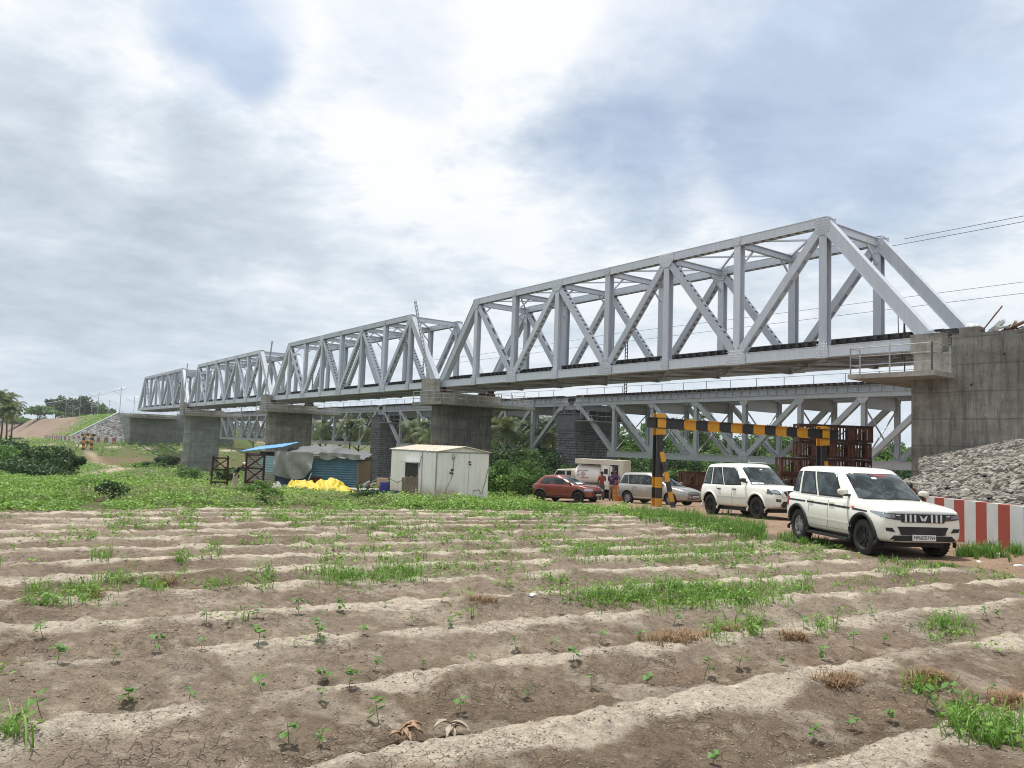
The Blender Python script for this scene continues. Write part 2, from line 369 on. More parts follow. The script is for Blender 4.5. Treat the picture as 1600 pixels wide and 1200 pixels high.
# ================================================================== GROUND
def build_ground():
    def ang(a0,a1,n): return np.linspace(a0,a1,n,endpoint=False)
    A=np.concatenate([ang(-180,-44,60),ang(-44,44,620),ang(44,180,61)])*np.pi/180
    rr=[.6]
    while rr[-1]<3200:
        r=rr[-1];rr.append(r*(1.006 if 2.5<r<26 else 1.016 if r<330 else 1.05 if r>330 else 1.016) if r>2.5 else r*1.08)
    r=np.array(rr);nA=len(A);nR=len(r)
    rg,ag=np.meshgrid(r,A,indexing='ij')
    x=rg*np.sin(ag);y=rg*np.cos(ag);z=G(x,y,True)
    V=np.stack([x,y,z],-1).reshape(-1,3)
    i=np.arange(nR-1)[:,None];j=np.arange(nA)[None,:];j2=(j+1)%nA
    Fc=np.stack([i*nA+j,i*nA+j2+0*i,(i+1)*nA+j2,(i+1)*nA+j+0*i],-1).reshape(-1,4)
    Fc=Fc[:,::-1]
    cpt=len(V);V=np.vstack([V,[[0,0,float(G(0,0))]]])
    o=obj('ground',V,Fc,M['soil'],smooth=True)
    # colours
    xx,yy=x.ravel(),y.ravel();m=field_mask(xx,yy)
    rdg=ridge(xx,yy)
    soilc=np.array([.225,.178,.135]);dark=np.array([.155,.115,.08]);pale=np.array([.47,.41,.33]);brown=np.array([.185,.13,.09])
    nz=fbm(xx/.5,yy/.5,4,61);nb=fbm(xx/2.4,yy/2.4,3,71)
    c=soilc+(dark-soilc)*(sm(.42,.66,nb)*.8)[:,None]
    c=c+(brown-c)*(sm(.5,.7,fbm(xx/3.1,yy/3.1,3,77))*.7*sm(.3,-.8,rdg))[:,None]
    ph=phase(xx,yy);fl=sm(.62,.70,ph+(nz-.5)*.25)*sm(.95,.86,ph+(nz-.5)*.15);c=c+(dark*.7-c)*(fl*.6)[:,None]  # furrow line: crack shadow painted dark into the soil colour
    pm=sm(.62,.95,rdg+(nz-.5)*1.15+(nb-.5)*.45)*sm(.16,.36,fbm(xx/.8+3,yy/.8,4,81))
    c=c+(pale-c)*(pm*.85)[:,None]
    pm2=sm(.60,.72,fbm(xx/.6+9,yy/.6,4,83));c=c+(pale*.85-c)*(pm2*.4)[:,None]
    sp=sm(.66,.72,fbm(xx/.12,yy/.12,2,91))*.3*sm(14,6,np.hypot(xx,yy));c=c+(pale-c)*sp[:,None]
    trk=sm(-.3,.8,xx-track_edge(yy)+(nb-.5)*1.0)*sm(75,50,yy)
    tc=np.array([.27,.185,.13])*(.85+.3*nz[:,None]);c=c*(1-trk[:,None])+tc*trk[:,None]
    # green belts
    gm=(1-m)*(1-trk);earth=np.array([.12,.095,.055]);grn=np.array([.075,.12,.028])
    gc=earth+(grn-earth)*(sm(.45,.7,fbm(xx/2,yy/2,4,101))*.6+.4*sm(60,90,yy))[:,None]
    c=c*(1-gm[:,None])+gc*gm[:,None]
    t=DX*xx+DY*yy;L=NX*xx+NY*yy
    emb=bigh(xx,yy)>pr_base(xx,yy)+.02
    dirt=np.array([.21,.155,.115])*(.75+.5*fbm(xx/6,yy/6,4,131))[:,None]
    far=emb&(t>222)
    dm=np.where(far,sm(275,300,t+(40-L)*1.5+ (nb-.5)*30),0);
    cg=np.array([.10,.16,.045]);ec=cg+(dirt-cg)*dm[:,None]
    c=np.where(far[:,None],ec,c)
    # pale path up the bank on the left, brown scarp
    pth=np.exp(-((xx-(-53-(yy-95)*.47+6*np.sin(yy/18)))/1.5)**2)*sm(75,95,yy)*sm(190,170,yy)
    c=c+(np.array([.34,.28,.21])-c)*np.clip(pth*1.2,0,1)[:,None]
    scp=sm(170,172,yy)*sm(178,176,yy)*sm(-100,-92,xx)*sm(-45,-60,xx)
    c=c+(np.array([.17,.105,.07])-c)*(scp*.7*sm(.3,.6,fbm(xx/4,yy/4,3,143)))[:,None]
    pl=sm(.5,.9,1-np.abs(yy-196-0.04*xx)/2)*sm(-130,-110,xx)*sm(-50,-60,xx)
    c=c+(np.array([.42,.38,.3])-c)*(pl)[:,None]
    dl=sm(215,240,yy)*(~emb)*sm(-115,-130,xx);c=c+(dirt-c)*(dl*.8)[:,None]
    c=np.vstack([c,c[:1]])
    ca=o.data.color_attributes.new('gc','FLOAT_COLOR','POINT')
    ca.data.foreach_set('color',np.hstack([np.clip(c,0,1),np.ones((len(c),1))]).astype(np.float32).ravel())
    tag(o,kind='structure');return o
build_ground()
# ================================================================== FOLIAGE helpers
def leafquads(P,size,up=.4,asp=.6,seed=0,rvb=None):
    rg=np.random.default_rng(seed);n=len(P)
    nrm=rg.normal(size=(n,3));nrm[:,2]=np.abs(nrm[:,2])+up;nrm/=np.linalg.norm(nrm,axis=1)[:,None]
    a=np.cross(nrm,rg.normal(size=(n,3)));a/=np.linalg.norm(a,axis=1)[:,None]+1e-9;b=np.cross(nrm,a)
    s=(np.asarray(size)*rg.uniform(.6,1.35,n))[:,None]
    V=np.stack([P-a*s,P-b*s*asp+nrm*s*.15,P+a*s,P+b*s*asp+nrm*s*.15],1).reshape(-1,3)
    Fc=np.arange(4*n).reshape(n,4)
    rv=np.clip(rg.normal(.45,.2,n) if rvb is None else rvb+rg.normal(0,.16,n),0,1)
    return V,Fc,rv
def blob(n,c,rad,k=24,seed=0,fill=.45,spread=.22):
    rg=np.random.default_rng(seed);u=rg.normal(size=(k,3));u/=np.linalg.norm(u,axis=1)[:,None];u[:,2]=np.where(u[:,2]<-.3,-u[:,2]*.5,u[:,2])
    rr=rg.uniform(fill,1.05,(k,1));C=u*rr*.82;w=rg.uniform(.5,1.4,k);w/=w.sum()
    idx=rg.choice(k,n,p=w);sp=rg.uniform(.5,1.3,k)[idx][:,None]*spread
    q=rg.normal(size=(n,3));q/=np.linalg.norm(q,axis=1)[:,None];q*=rg.uniform(.4,1,(n,1))**.5*1.5
    Q=(C[idx]+q*sp)
    cl=rg.uniform(-.2,.2,k)[idx]
    return np.array(c)+Q*np.array(rad),.45+cl
def bush(name,label,cat,x,y,rad,n,size,mt='leaf',seed=1,group=None,h0=None,trunk=True,k=26,sink=0):
    z=g1(x,y)-sink
    th=thing(name,label,cat,(x,y,z),0,group)
    hh=rad[2] if h0 is None else h0
    P,rv=blob(n,(0,0,hh),rad,k,seed);P=P[P[:,2]>-.2] if len(P) else P
    rv=rv[:len(P)]
    V,Fc,r=leafquads(P,size,.3,.6,seed,rv);o=obj('crown',V,Fc,M[mt],th,rv=r)
    mb=MB();rg=random.Random(seed)
    for i in range(6):
        a=rg.uniform(0,6.28);e=rg.uniform(.3,.75)
        mb.tube([(0,0,0),(math.cos(a)*rad[0]*e*.4,math.sin(a)*rad[1]*e*.4,hh*.6),(math.cos(a)*rad[0]*e,math.sin(a)*rad[1]*e,hh*1.1)],[.03*rad[2]+.03,.02*rad[2]+.02,.015],5)
    mb.build('trunk',M['bark'],th);return th
def tree(name,label,x,y,H,cr,n,size,mt='leaf',seed=1,group=None,tz=None,cfrac=.62):
    z=g1(x,y) if tz is None else tz
    th=thing(name,label,'tree',(x,y,z),0,group);rg=random.Random(seed)
    P,rv=blob(n,(0,0,H*cfrac),(cr,cr,H*(1-cfrac)),34,seed,.35,.2)
    V,Fc,r=leafquads(P,size,.3,.6,seed,rv);obj('crown',V,Fc,M[mt],th,rv=r)
    mb=MB();mb.tube([(0,0,-.2),(.1*rg.uniform(-1,1),.1,H*.3),(.3*rg.uniform(-1,1),.1,H*.62)],[H*.03,H*.022,H*.012],7)
    for i in range(7):
        a=rg.uniform(0,6.28);z0=H*rg.uniform(.25,.5)
        mb.tube([(0,0,z0),(math.cos(a)*cr*.4,math.sin(a)*cr*.4,z0+H*.15),(math.cos(a)*cr*.75,math.sin(a)*cr*.75,z0+H*.3)],[H*.012,H*.008,.02],5)
    mb.build('trunk',M['bark'],th);return th
def palm(label,x,y,H,fl,seed,nf=26,tz=None,group='coconut palms',lean=.4):
    rg=random.Random(seed);z=g1(x,y) if tz is None else tz
    th=thing('coconut_palm',label,'palm tree',(x,y,z),rg.uniform(0,6.28),group)
    top=Vector((lean,0,H))
    MB().tube([(0,0,-.2),(lean*.2,0,H*.4),(lean*.7,0,H*.8),top],[.22,.16,.13,.12],8).build('trunk',M['bark'],th,smooth=True)
    V=[];Fc=[];rv=[]
    for i in range(nf):
        a=i*2.4+rg.uniform(-.2,.2);el=rg.uniform(-.5,1.25);L=fl*rg.uniform(.8,1.1);yel=rg.uniform(0,.5)+(.35 if el<0 else 0)
        p=top.copy();d=Vector((math.cos(a)*math.cos(el),math.sin(a)*math.cos(el),math.sin(el)));sd=Vector((-math.sin(a),math.cos(a),0))
        ns=13
        for k in range(ns):
            q=p+d*(L/ns);w=L*.24*math.sin(math.pi*min(.97,(k+.8)/ns))**.6+.04
            for s in(-1,1):
                for e in(0,.5):
                    b0=p.lerp(q,e);b1=b0+d*.10;tip=b0+sd*s*w+d*w*.5-Vector((0,0,w*.55))
                    b=len(V);V+=[b0,b1,tip+d*.04,tip];Fc.append((b,b+1,b+2,b+3));rv.append(min(1,max(0,yel+rg.uniform(-.15,.2))))
            p=q;d=(d-Vector((0,0,.05+.022*k))).normalized()
    obj('crown',[tuple(v) for v in V],np.array(Fc),M['palm'],th,rv=rv);return th
# ================================================================== NEW BRIDGE (through trusses)
HB,HT,WN=6.12,13.80,5.98;PN=6.1
def new_span():
    root=thing('bridge_span','','bridge span',(0,0,0),TH-math.pi/2,'silver through-truss spans of the nearer bridge',GR)
    S=M['steel']
    def P(i,y,z): return (-i*PN,y,z)
    for yi,y in enumerate((0,WN)):
        mb=MB();mb.beam(P(-.06,y,0),P(8.06,y,0),.5,.60)
        mb.beam(P(-.06,y,0),P(8.06,y,0),.6,.03,off=(0,.315));mb.beam(P(-.06,y,0),P(8.06,y,0),.6,.03,off=(0,-.315))
        mb.build('bottom_chord',S,root)
        mb=MB();zt=HT-HB
        mb.beam(P(.95,y,zt+.27),P(7.05,y,zt+.27),.62,.035)
        for s in(-1,1): mb.beam(P(1,y,zt),P(7,y,zt),.035,.55,off=(s*.26,0))
        for k in range(60):
            xx=1.05+k*5.9/59;mb.beam(P(xx-.02,y,zt-.25),P(xx+.02,y,zt-.25),.5,.02)
        mb.build('top_chord',S,root)
        for e in(0,8):
            mb=MB();member(mb,P(e,y,.1),P(1 if e==0 else 7,y,zt),.60,.64,'box' if True else 'lace')
            o=mb.build('end_post',S,root)
        for i in range(1,8):
            mb=MB();member(mb,P(i,y,.25),P(i,y,zt-.2),.46,.5,'H');mb.build('vertical_post',S,root)
        for a,b in((1,2),(3,2),(3,4),(5,4),(5,6),(7,6)):
            mb=MB();member(mb,P(a,y,zt-.1),P(b,y,.15),.46,.48,'lace' if a in(3,5) else 'wide');mb.build('diagonal_brace',S,root)
        for i in range(0,9):
            if i%2==0:
                for s in(-1,1):
                    mb=MB();hex_gusset(mb,(-i*PN,.12),1.5 if i not in(0,8) else 1.1,1.0,y+s*.31,riv=(s<0));mb.build('gusset_plate',S,root)
            else:
                mb=MB();hex_gusset(mb,(-i*PN,.1),.75,.95,y-.31);mb.build('gusset_plate',S,root)
            if 1<=i<=7:
                wd=1.35 if i%2 else .6
                for s in((-1,1) if i in(1,7) else (-1,)):
                    mb=MB();e_=i in(1,7);z=(zt-.28 if e_ else zt-.20) if i%2 else zt;h=-1.0 if i%2 else -.60
                    hex_gusset(mb,(-i*PN,z),1.0 if e_ else wd,h,y+s*.30);mb.build('gusset_plate',S,root)
    U=M['steel_under']
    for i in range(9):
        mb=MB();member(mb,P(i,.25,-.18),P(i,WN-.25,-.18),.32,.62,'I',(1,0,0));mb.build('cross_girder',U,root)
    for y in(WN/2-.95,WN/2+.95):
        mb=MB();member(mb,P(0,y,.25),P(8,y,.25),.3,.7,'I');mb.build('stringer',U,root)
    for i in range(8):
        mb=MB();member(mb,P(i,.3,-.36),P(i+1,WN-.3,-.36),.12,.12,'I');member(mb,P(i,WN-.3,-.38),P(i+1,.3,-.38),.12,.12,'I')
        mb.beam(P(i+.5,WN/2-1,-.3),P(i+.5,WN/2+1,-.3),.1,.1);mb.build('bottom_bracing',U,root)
    zt=HT-HB
    for i in range(1,8):
        mb=MB();member(mb,P(i,.25,zt-.12),P(i,WN-.25,zt-.12),.28,.5 if i in(1,7) else .42,'I',(1,0,0))
        for y,s in((.25,1),(WN-.25,-1)):
            mb.beam(P(i,y,zt-1.5),P(i,y+s*1.25,zt-.3),.10,.12,(1,0,0))
        mb.build('top_strut',S,root)
        if i<7:
            mb=MB();mb.beam(P(i,.3,zt+.12),P(i+1,WN-.3,zt+.12),.13,.12);mb.beam(P(i,WN-.3,zt+.11),P(i+1,.3,zt+.11),.13,.10);mb.build('top_bracing',S,root)
    mb=MB();n=int(8*PN/.62)
    for k in range(n+1):
        x=-8*PN*k/n;mb.b2(x-.11,x+.11,WN/2-1.75,WN/2+1.75,.66,.84);
        mb.b2(x-.07,x+.07,WN/2-1.7,WN/2-1.45,.40,.66);mb.b2(x-.07,x+.07,WN/2+1.45,WN/2+1.7,.40,.66)
    for y in(WN/2-.86,WN/2+.86,WN/2-.6,WN/2+.6): mb.beam((.3,y,.93),(-8*PN-.3,y,.93),.09,.18)
    mb.beam((0,WN/2-1.6,.88),(-8*PN,WN/2-1.6,.88),.30,.07);mb.beam((0,WN/2+1.6,.88),(-8*PN,WN/2+1.6,.88),.30,.07);mb.beam((0,WN/2-1.62,.42),(-8*PN,WN/2-1.62,.42),.08,.10)
    mb.build('track_deck',M['dsteel'],root)
    return root
NAMES=['nearest silver truss span, resting on the abutment above the parked cars','silver truss span second from the right, left of the leaning lattice mast','third silver truss span, between the second and third concrete piers','farthest silver truss span, ending at the far bank abutment']
def spos(t,L,z): x,y=tl(t,L);return (x,y,z+GR*t+CZ)
sp=new_span();T0=[19.5+49.72*k for k in range(4)]
sp.location=spos(T0[0],41.2,HB);sp['label']=NAMES[0]
for k in range(1,4): copytree(sp,spos(T0[k],41.2,HB),TH-math.pi/2,NAMES[k])
# ================================================================== OLD BRIDGE (deck trusses)
QN=5.7475;WO=5.2
def old_span():
    root=thing('deck_truss_span','','bridge span',(0,0,0),TH-math.pi/2,'grey deck-truss spans of the old bridge behind',GR)
    S=M['steel_old']
    def P(i,y,z): return (-i*QN,y,z)
    ZT,ZB=5.2,-.42
    for y in(0,WO):
        mb=MB();mb.beam(P(-.15,y,ZT),P(8.15,y,ZT),.45,.42);mb.beam(P(-.15,y,ZT+.2),P(8.15,y,ZT+.2),.62,.04);mb.beam(P(-.15,y,ZT-.2),P(8.15,y,ZT-.2),.58,.03);mb.build('top_chord',S,root)
        mb=MB();mb.beam(P(.85,y,ZB),P(7.15,y,ZB),.45,.62);mb.beam(P(.85,y,ZB+.3),P(7.15,y,ZB+.3),.58,.04);mb.build('bottom_chord',S,root)
        for i in range(1,8):
            mb=MB();member(mb,P(i,y,ZB+.2),P(i,y,ZT-.1),.36,.38,'H');mb.build('vertical_post',S,root)
        for a,b in((0,1),(1,2),(2,3),(3,4),(5,4),(6,5),(7,6),(8,7)):
            mb=MB();member(mb,P(a,y,ZT-.15),P(b,y,ZB+.15),.40,.42,'wide' if 0<a<8 else 'H');mb.build('diagonal_brace',S,root)
        for i in range(9):
            mb=MB();hex_gusset(mb,(-i*QN,ZT-.35),.9,-.75,y-.24,riv=False);mb.build('gusset_plate',S,root)
            if 0<i<8: mb=MB();hex_gusset(mb,(-i*QN,ZB+.3),.9,.8,y-.245,riv=False);mb.build('gusset_plate',S,root)
        # stiffened plate girder under the deck
        mb=MB();yy=y+(.02 if y==0 else -.02)
        mb.beam(P(-.15,yy,ZT+.48),P(8.15,yy,ZT+.48),.03,.52);mb.beam(P(-.15,yy,ZT+.75),P(8.15,yy,ZT+.75),.34,.04)
        for k in range(48): x=-(k+.5)*8*QN/48;mb.b2(x-.02,x+.02,yy-.15,yy+.15,ZT+.23,ZT+.73)
        mb.build('deck_girder',S,root)
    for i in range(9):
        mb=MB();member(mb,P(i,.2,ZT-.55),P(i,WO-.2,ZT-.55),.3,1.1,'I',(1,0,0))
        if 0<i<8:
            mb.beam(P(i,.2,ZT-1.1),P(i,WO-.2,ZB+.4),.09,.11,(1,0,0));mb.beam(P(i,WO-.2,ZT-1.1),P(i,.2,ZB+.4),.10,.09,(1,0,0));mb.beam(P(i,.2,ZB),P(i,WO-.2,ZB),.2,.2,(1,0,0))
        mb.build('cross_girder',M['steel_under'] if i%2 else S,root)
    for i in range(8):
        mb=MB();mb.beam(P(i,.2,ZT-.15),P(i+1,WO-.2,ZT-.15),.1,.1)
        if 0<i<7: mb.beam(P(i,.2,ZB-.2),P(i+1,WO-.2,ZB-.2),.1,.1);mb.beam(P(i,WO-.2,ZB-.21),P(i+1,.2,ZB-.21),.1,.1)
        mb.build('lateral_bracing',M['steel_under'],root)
    mb=MB();n=78
    for k in range(n+1):
        x=.3-(8*QN+.6)*k/n;mb.b2(x-.12,x+.12,WO/2-2.9,WO/2+2.9,ZT+.80,ZT+.97)
    for y in(WO/2-.86,WO/2+.86,WO/2-.5,WO/2+.5): mb.beam((.4,y,ZT+1.06),(-8*QN-.4,y,ZT+1.06),.08,.16)
    for y in(WO/2-2.75,WO/2+2.75): mb.beam((.4,y,ZT+1.0),(-8*QN-.4,y,ZT+1.0),.4,.04)
    mb.build('track_deck',M['rustsleeper'],root)
    rl=MB();
    for y in(WO/2-2.9,):
        rl.beam((.4,y,ZT+1.75),(-8*QN-.4,y,ZT+1.75),.035,.035)
    r=rl.build('handrail',M['galv'],root)
    pm=None
    for k in range(16):
        if pm is None: pm=MB().b2(-.025,.025,-.025,.025,0,.8).build('railing_post',M['galv'],r);o=pm
        else: o=pm.copy();COL.objects.link(o);o.parent=r
        o.location=(-(k+.5)*8*QN/16,WO/2-2.9,ZT+.97)
    return root
ON=['old grey deck truss span behind the cars and the striped gantry','old grey deck truss span seen between the white cabin and the dark stone pier','old grey deck truss span behind the blue tin shed','farthest old grey deck truss span, between the two left concrete piers']
os_=old_span();T1=[22.22+49.14*k for k in range(4)]
os_.location=spos(T1[0],59.9,0);os_['label']=ON[0]
for k in range(1,4): copytree(os_,spos(T1[k],59.9,0),TH-math.pi/2,ON[k])
# ================================================================== PIERS
def railing(root,path,z,H=1.1,sub=2,gap=1.45):
    mb=MB()
    for a,b in zip(path,path[1:]):
        for k in range(sub+1): mb.tube([(a[0],a[1],z+H*(1-k*.33)),(b[0],b[1],z+H*(1-k*.33))],.024,6)
    r=mb.build('railing',M['galv'],root);pm=None
    for a,b in zip(path,path[1:]):
        L=math.hypot(b[0]-a[0],b[1]-a[1]);n=max(1,round(L/gap))
        for k in range(n+1):
            if pm is None: pm=MB().tube([(0,0,0),(0,0,H+.04)],.042,6).build('railing_post',M['galv'],r);o=pm
            else: o=pm.copy();COL.objects.link(o);o.parent=r
            o.location=(a[0]+(b[0]-a[0])*k/n,a[1]+(b[1]-a[1])*k/n,z)
def prism(mb,poly,z0,z1,poly2=None,mi=0):
    p2=poly2 or poly;n=len(poly)
    mb.poly([(x,y,z0) for x,y in poly]+[(x,y,z1) for x,y in p2],[tuple(range(n-1,-1,-1)),tuple(range(n,2*n))]+[(i,(i+1)%n,n+(i+1)%n,n+i) for i in range(n)],mi);return mb
def new_pier(t,label,mt,base,loc_L=44.2):
    zt=3.95+GR*t+CZ
    x,y=tl(t,loc_L);z0=base
    root=thing('bridge_pier',label,'bridge pier',(x,y,z0),TH-math.pi/2,'concrete piers of the nearer bridge')
    h=zt-z0
    # local x=-t, y=L
    def ob(a,b,c):return [(-a,-b+c),(-a+c,-b),(a-c,-b),(a,-b+c),(a,b-c),(a-c,b),(-a+c,b),(-a,b-c)]
    mb=MB();prism(mb,ob(1.45,3.75,.9),-1,h*.3,ob(1.3,3.5,.8));prism(mb,ob(1.3,3.5,.8),h*.3,h,ob(1.25,3.42,.75));mb.build('shaft',mt,root)
    mb=MB();prism(mb,[(-2.6,-4.6),(3.2,-4.6),(3.2,-1),(3.2,7.2),(-2.6,7.2)][::1],h,h+.28)
    mb.build('walkway_slab',M['conc_clean'],root)
    mb=MB();mb.b2(-1.35,1.35,-3.6,3.9,h+.285,h+1.30);mb.build('pier_cap',M['conc_clean'],root)
    mb=MB();mb.b2(-1.2,1.3,-4.35,-3.605,h+.284,h+2.6);mb.build('mast_plinth',M['conc_clean'],root)
    for yy in(-3.0,2.98):
        for xx in(-.75,.75):
            mb=MB();mb.b2(xx-.35,xx+.35,yy-.4,yy+.4,h+1.303,h+1.55);mb.b2(xx-.25,xx+.25,yy-.3,yy+.3,h+1.55,h+1.87);mb.build('bearing',M['rustd'],root)
    railing(root,[(-2.5,-4.5),(3.1,-4.5),(3.1,7.1),(-2.5,7.1)],h+.28)
    return root
PT=[69.0,118.75,168.5]
PB=[-4.4,-5.3,-6.4]
new_pier(PT[0],'dark stained concrete pier rising behind the white cabin','',PB[0]) if False else None
new_pier(PT[0],'dark stained concrete pier rising behind the white cabin',M['conc_dark'],PB[0])
new_pier(PT[1],'concrete pier behind the blue-roofed end of the tin shed',M['conc'],PB[1])
new_pier(PT[2],'tall grey concrete pier standing in green weeds at left',M['conc_green'],PB[2])
def old_pier(t,label,base):
    zt=4.72+GR*t+CZ-.6;x,y=tl(t,62.5);root=thing('stone_pier',label,'bridge pier',(x,y,base),TH-math.pi/2,'dark stone piers of the old bridge');h=zt-base
    MB().b2(-1.55,1.55,-3.55,3.55,-1,h-1.9).build('core',M['mortar'],root)
    MB().b2(-1.62,1.62,-3.62,3.62,h-1.9,h-.12).b2(-1.75,1.75,-3.75,3.75,h-.12,h).build('cap_band',M['cap_grey'],root)
    V=[];Fc=[];rv=[];mb=MB();rg=random.Random(int(t))
    def stone(o,ux,uy,w,hh,nrm):
        g=.02;d=rg.uniform(.05,.13)
        o=Vector(o);ux=Vector(ux);uz=Vector((0,0,1));nn=Vector(nrm)
        q=[o+ux*g+uz*g,o+ux*(w-g)+uz*g,o+ux*(w-g)+uz*(hh-g),o+ux*g+uz*(hh-g)]
        i=.05;r=[o+ux*(g+i*rg.uniform(.6,1.6))+uz*(g+i)+nn*d,o+ux*(w-g-i)+uz*(g+i)+nn*d*rg.uniform(.7,1.2),o+ux*(w-g-i)+uz*(hh-g-i)+nn*d*rg.uniform(.7,1.2),o+ux*(g+i)+uz*(hh-g-i)+nn*d]
        mb.poly(q+r,[(0,1,5,4),(1,2,6,5),(2,3,7,6),(3,0,4,7),(4,5,6,7)])
    z=0
    while z<h-2.0:
        hh=min(rg.uniform(.26,.34),h-1.9-z)
        for (ox,oy,ux,L,nn) in((1.55,-3.55,(0,1,0),7.1,(1,0,0)),(-1.55,-3.55,(1,0,0),3.1,(0,-1,0))):
            s=0
            while s<L-.02:
                w=min(rg.uniform(.32,.62),L-s)
                if L-s-w<.15: w=L-s
                stone((ox+ux[0]*s,oy+ux[1]*s,z),ux,None,w,hh,nn);s+=w
        z+=hh
    o=mb.build('stone_facing',M['stone_pier'],root)
    for xx in(-.7,.7):
        for yy in(-2.6,2.6): MB().b2(xx-.3,xx+.3,yy-.35,yy+.35,h+.004,h+.45).build('bearing',M['dsteel'],root)
    # ladders and inspection cage
    for (xx,z0,z1,ly) in((-2.4,h-.9,h+1.9,-3.4),(2.6,h-.6,h+2.1,-3.4)):
        mb=MB()
        for s in(-.2,.2): mb.tube([(xx+s,ly,z0),(xx+s,ly,z1)],.03,5)
        k=z0+.15
        while k<z1: mb.tube([(xx-.2,ly,k),(xx+.2,ly,k)],.02,5);k+=.3
        mb.build('ladder',M['galv'],root)
    mb=MB();mb.b2(1.8,3.9,-3.7,3.0,h-.95,h-.88)
    for yy in(-3.6,-2.2,-.8,.6): mb.tube([(3.85,yy,h-.9),(3.85,yy,h+.3)],.03,5)
    for zz in(-.3,.25): mb.tube([(3.85,-3.6,h+zz),(3.85,.6,h+zz)],.025,5)
    mb.build('inspection_platform',M['galv'],root)
    mb=MB();mb.b2(3.0,3.05,-2.6,3,h-.8,h+.35);mb.build('bearing_screen',M['black'],root)
    return root
old_pier(69.6,'dark stone masonry pier behind the fuel truck and red hatchback',-5.2)
old_pier(118.7,'dark stone masonry pier between the tin shed and white cabin',-6.2)
x,y=tl(168,62.5)
old_pier(168.0,'low dark stone pier far off, left of the tin shed roof',-7)
# near abutment
def near_abut():
    x,y=tl(20,40);root=thing('bridge_abutment','large grey concrete abutment at the right edge with debris on top','abutment',(x,y,0),TH-math.pi/2)
    # local x=20-t, y=L-40
    c=CZ
    mb=MB();mb.b2(0,2.0,0,26,-3,4.05+c);mb.b2(2.0,30,0,26,-3,6.22+c);mb.build('wall',M['conc'],root)
    mb=MB();mb.b2(-2.3,2.1,-2.0,12,4.056+c,4.30+c);mb.build('walkway_slab',M['conc_clean'],root)
    mb=MB();mb.b2(.05,1.996,.15,9.4,4.305+c,5.42+c);mb.build('bearing_shelf',M['conc_clean'],root)
    mb=MB();mb.b2(-.1,1.5,.1,.72,5.424+c,6.42+c);mb.build('mast_plinth',M['conc_clean'],root)
    mb=MB();mb.b2(2.3,3.2,.1,.8,6.224+c,6.55+c);mb.build('parapet_block',M['conc_clean'],root)
    railing(root,[(-2.2,-1.0),(-2.2,-1.9),(1.95,-1.9),(1.95,-.05)],4.30+c,1.35,2,1.7)
    for k in range(9):
        MB().lathe([(0,0),(.055,0),(.055,.03)],10,'y',(3+k*1.55+rnd.uniform(-.3,.3),-.036,(5.1+c) if k%2 else 3.72+c)).build('drain_hole',M['black'],root)
near_abut()
def far_abut():
    x,y=tl(218.9,40);z=-2.6;e=GR*219+CZ
    root=thing('bridge_abutment','dark concrete far-bank abutment beside the stone-pitched slope','abutment',(x,y,z),TH-math.pi/2)
    mb=MB();mb.b2(-1.6,0,-.3,9,-2,3.95+e-z);mb.b2(-18,-1.6,-.3,26,-2,5.1+e-z);mb.b2(-1.6,0,9.0,26,-2,3.6+e-z);mb.build('wall',M['conc_green'],root)
    mb=MB();mb.b2(-2.6,2.2,-2.6,11,3.955+e-z,4.2+e-z);mb.build('walkway_slab',M['conc_clean'],root)
    MB().b2(-1.5,-.1,0,8.5,4.204+e-z,5.0+e-z).build('bearing_shelf',M['conc_clean'],root)
    railing(root,[(-2.5,-2.5),(2.1,-2.5),(2.1,10.9)],4.2+e-z,1.1,2,1.6)
far_abut()
# ------------------------------------------------------------------ rubble slopes
def stones(name,label,zf,reg,n,size,mt,seed,flat=.35,bed=None):
    rg=np.random.default_rng(seed);V=[];Fc=[];rv=[]
    pts=reg(rg,n);base=0
    for (x,y) in pts:
        z=zf(x,y);e=.3;gx=(zf(x+e,y)-zf(x-e,y))/(2*e);gy=(zf(x,y+e)-zf(x,y-e))/(2*e)
        nn=Vector((-gx,-gy,1)).normalized();a=Vector((1,0,gx)).normalized();b=nn.cross(a)
        s=size*rg.uniform(.6,1.35);k=rg.integers(5,8);ang=rg.uniform(0,6.28);el=rg.uniform(.55,.95);r2=rg.uniform(0,6.28)
        h=s*flat*rg.uniform(.5,1.2);tl_=Vector((rg.normal()*.2,rg.normal()*.2,0));c=Vector((x,y,z))
        lo=[];up=[]
        for i in range(k):
            t=ang+6.283*i/k+rg.uniform(-.25,.25);u=math.cos(t)*s*rg.uniform(.85,1.15);v=math.sin(t)*s*el*rg.uniform(.85,1.15)
            u,v=u*math.cos(r2)-v*math.sin(r2),u*math.sin(r2)+v*math.cos(r2)
            lo.append(c+a*u+b*v-nn*h*.6);up.append(c+a*u*.78+b*v*.78+nn*(h+tl_.x*u+tl_.y*v))
        V+=lo+up+[c+nn*h*1.12];m=base+2*k
        for i in range(k):
            Fc.append((base+i,base+(i+1)%k,base+k+(i+1)%k,base+k+i));Fc.append((base+k+i,base+k+(i+1)%k,m))
        q=min(1,max(0,rg.beta(2.4,2.6)));rv+=[q]*(2*k);base+=2*k+1
    o=obj(name,[tuple(v) for v in V],Fc,M[mt],rv=rv);return o
def cone(x,y):
    d=math.hypot(x-30,y-24);return max(-.74+.262*(18.3-d),-.95-.3*max(0,d-19.2))+CZ
def wallx(y): return float(np.interp(y,[6,12,17,20,24,28],[11.6,11.25,11.0,10.93,11.2,12.3]))
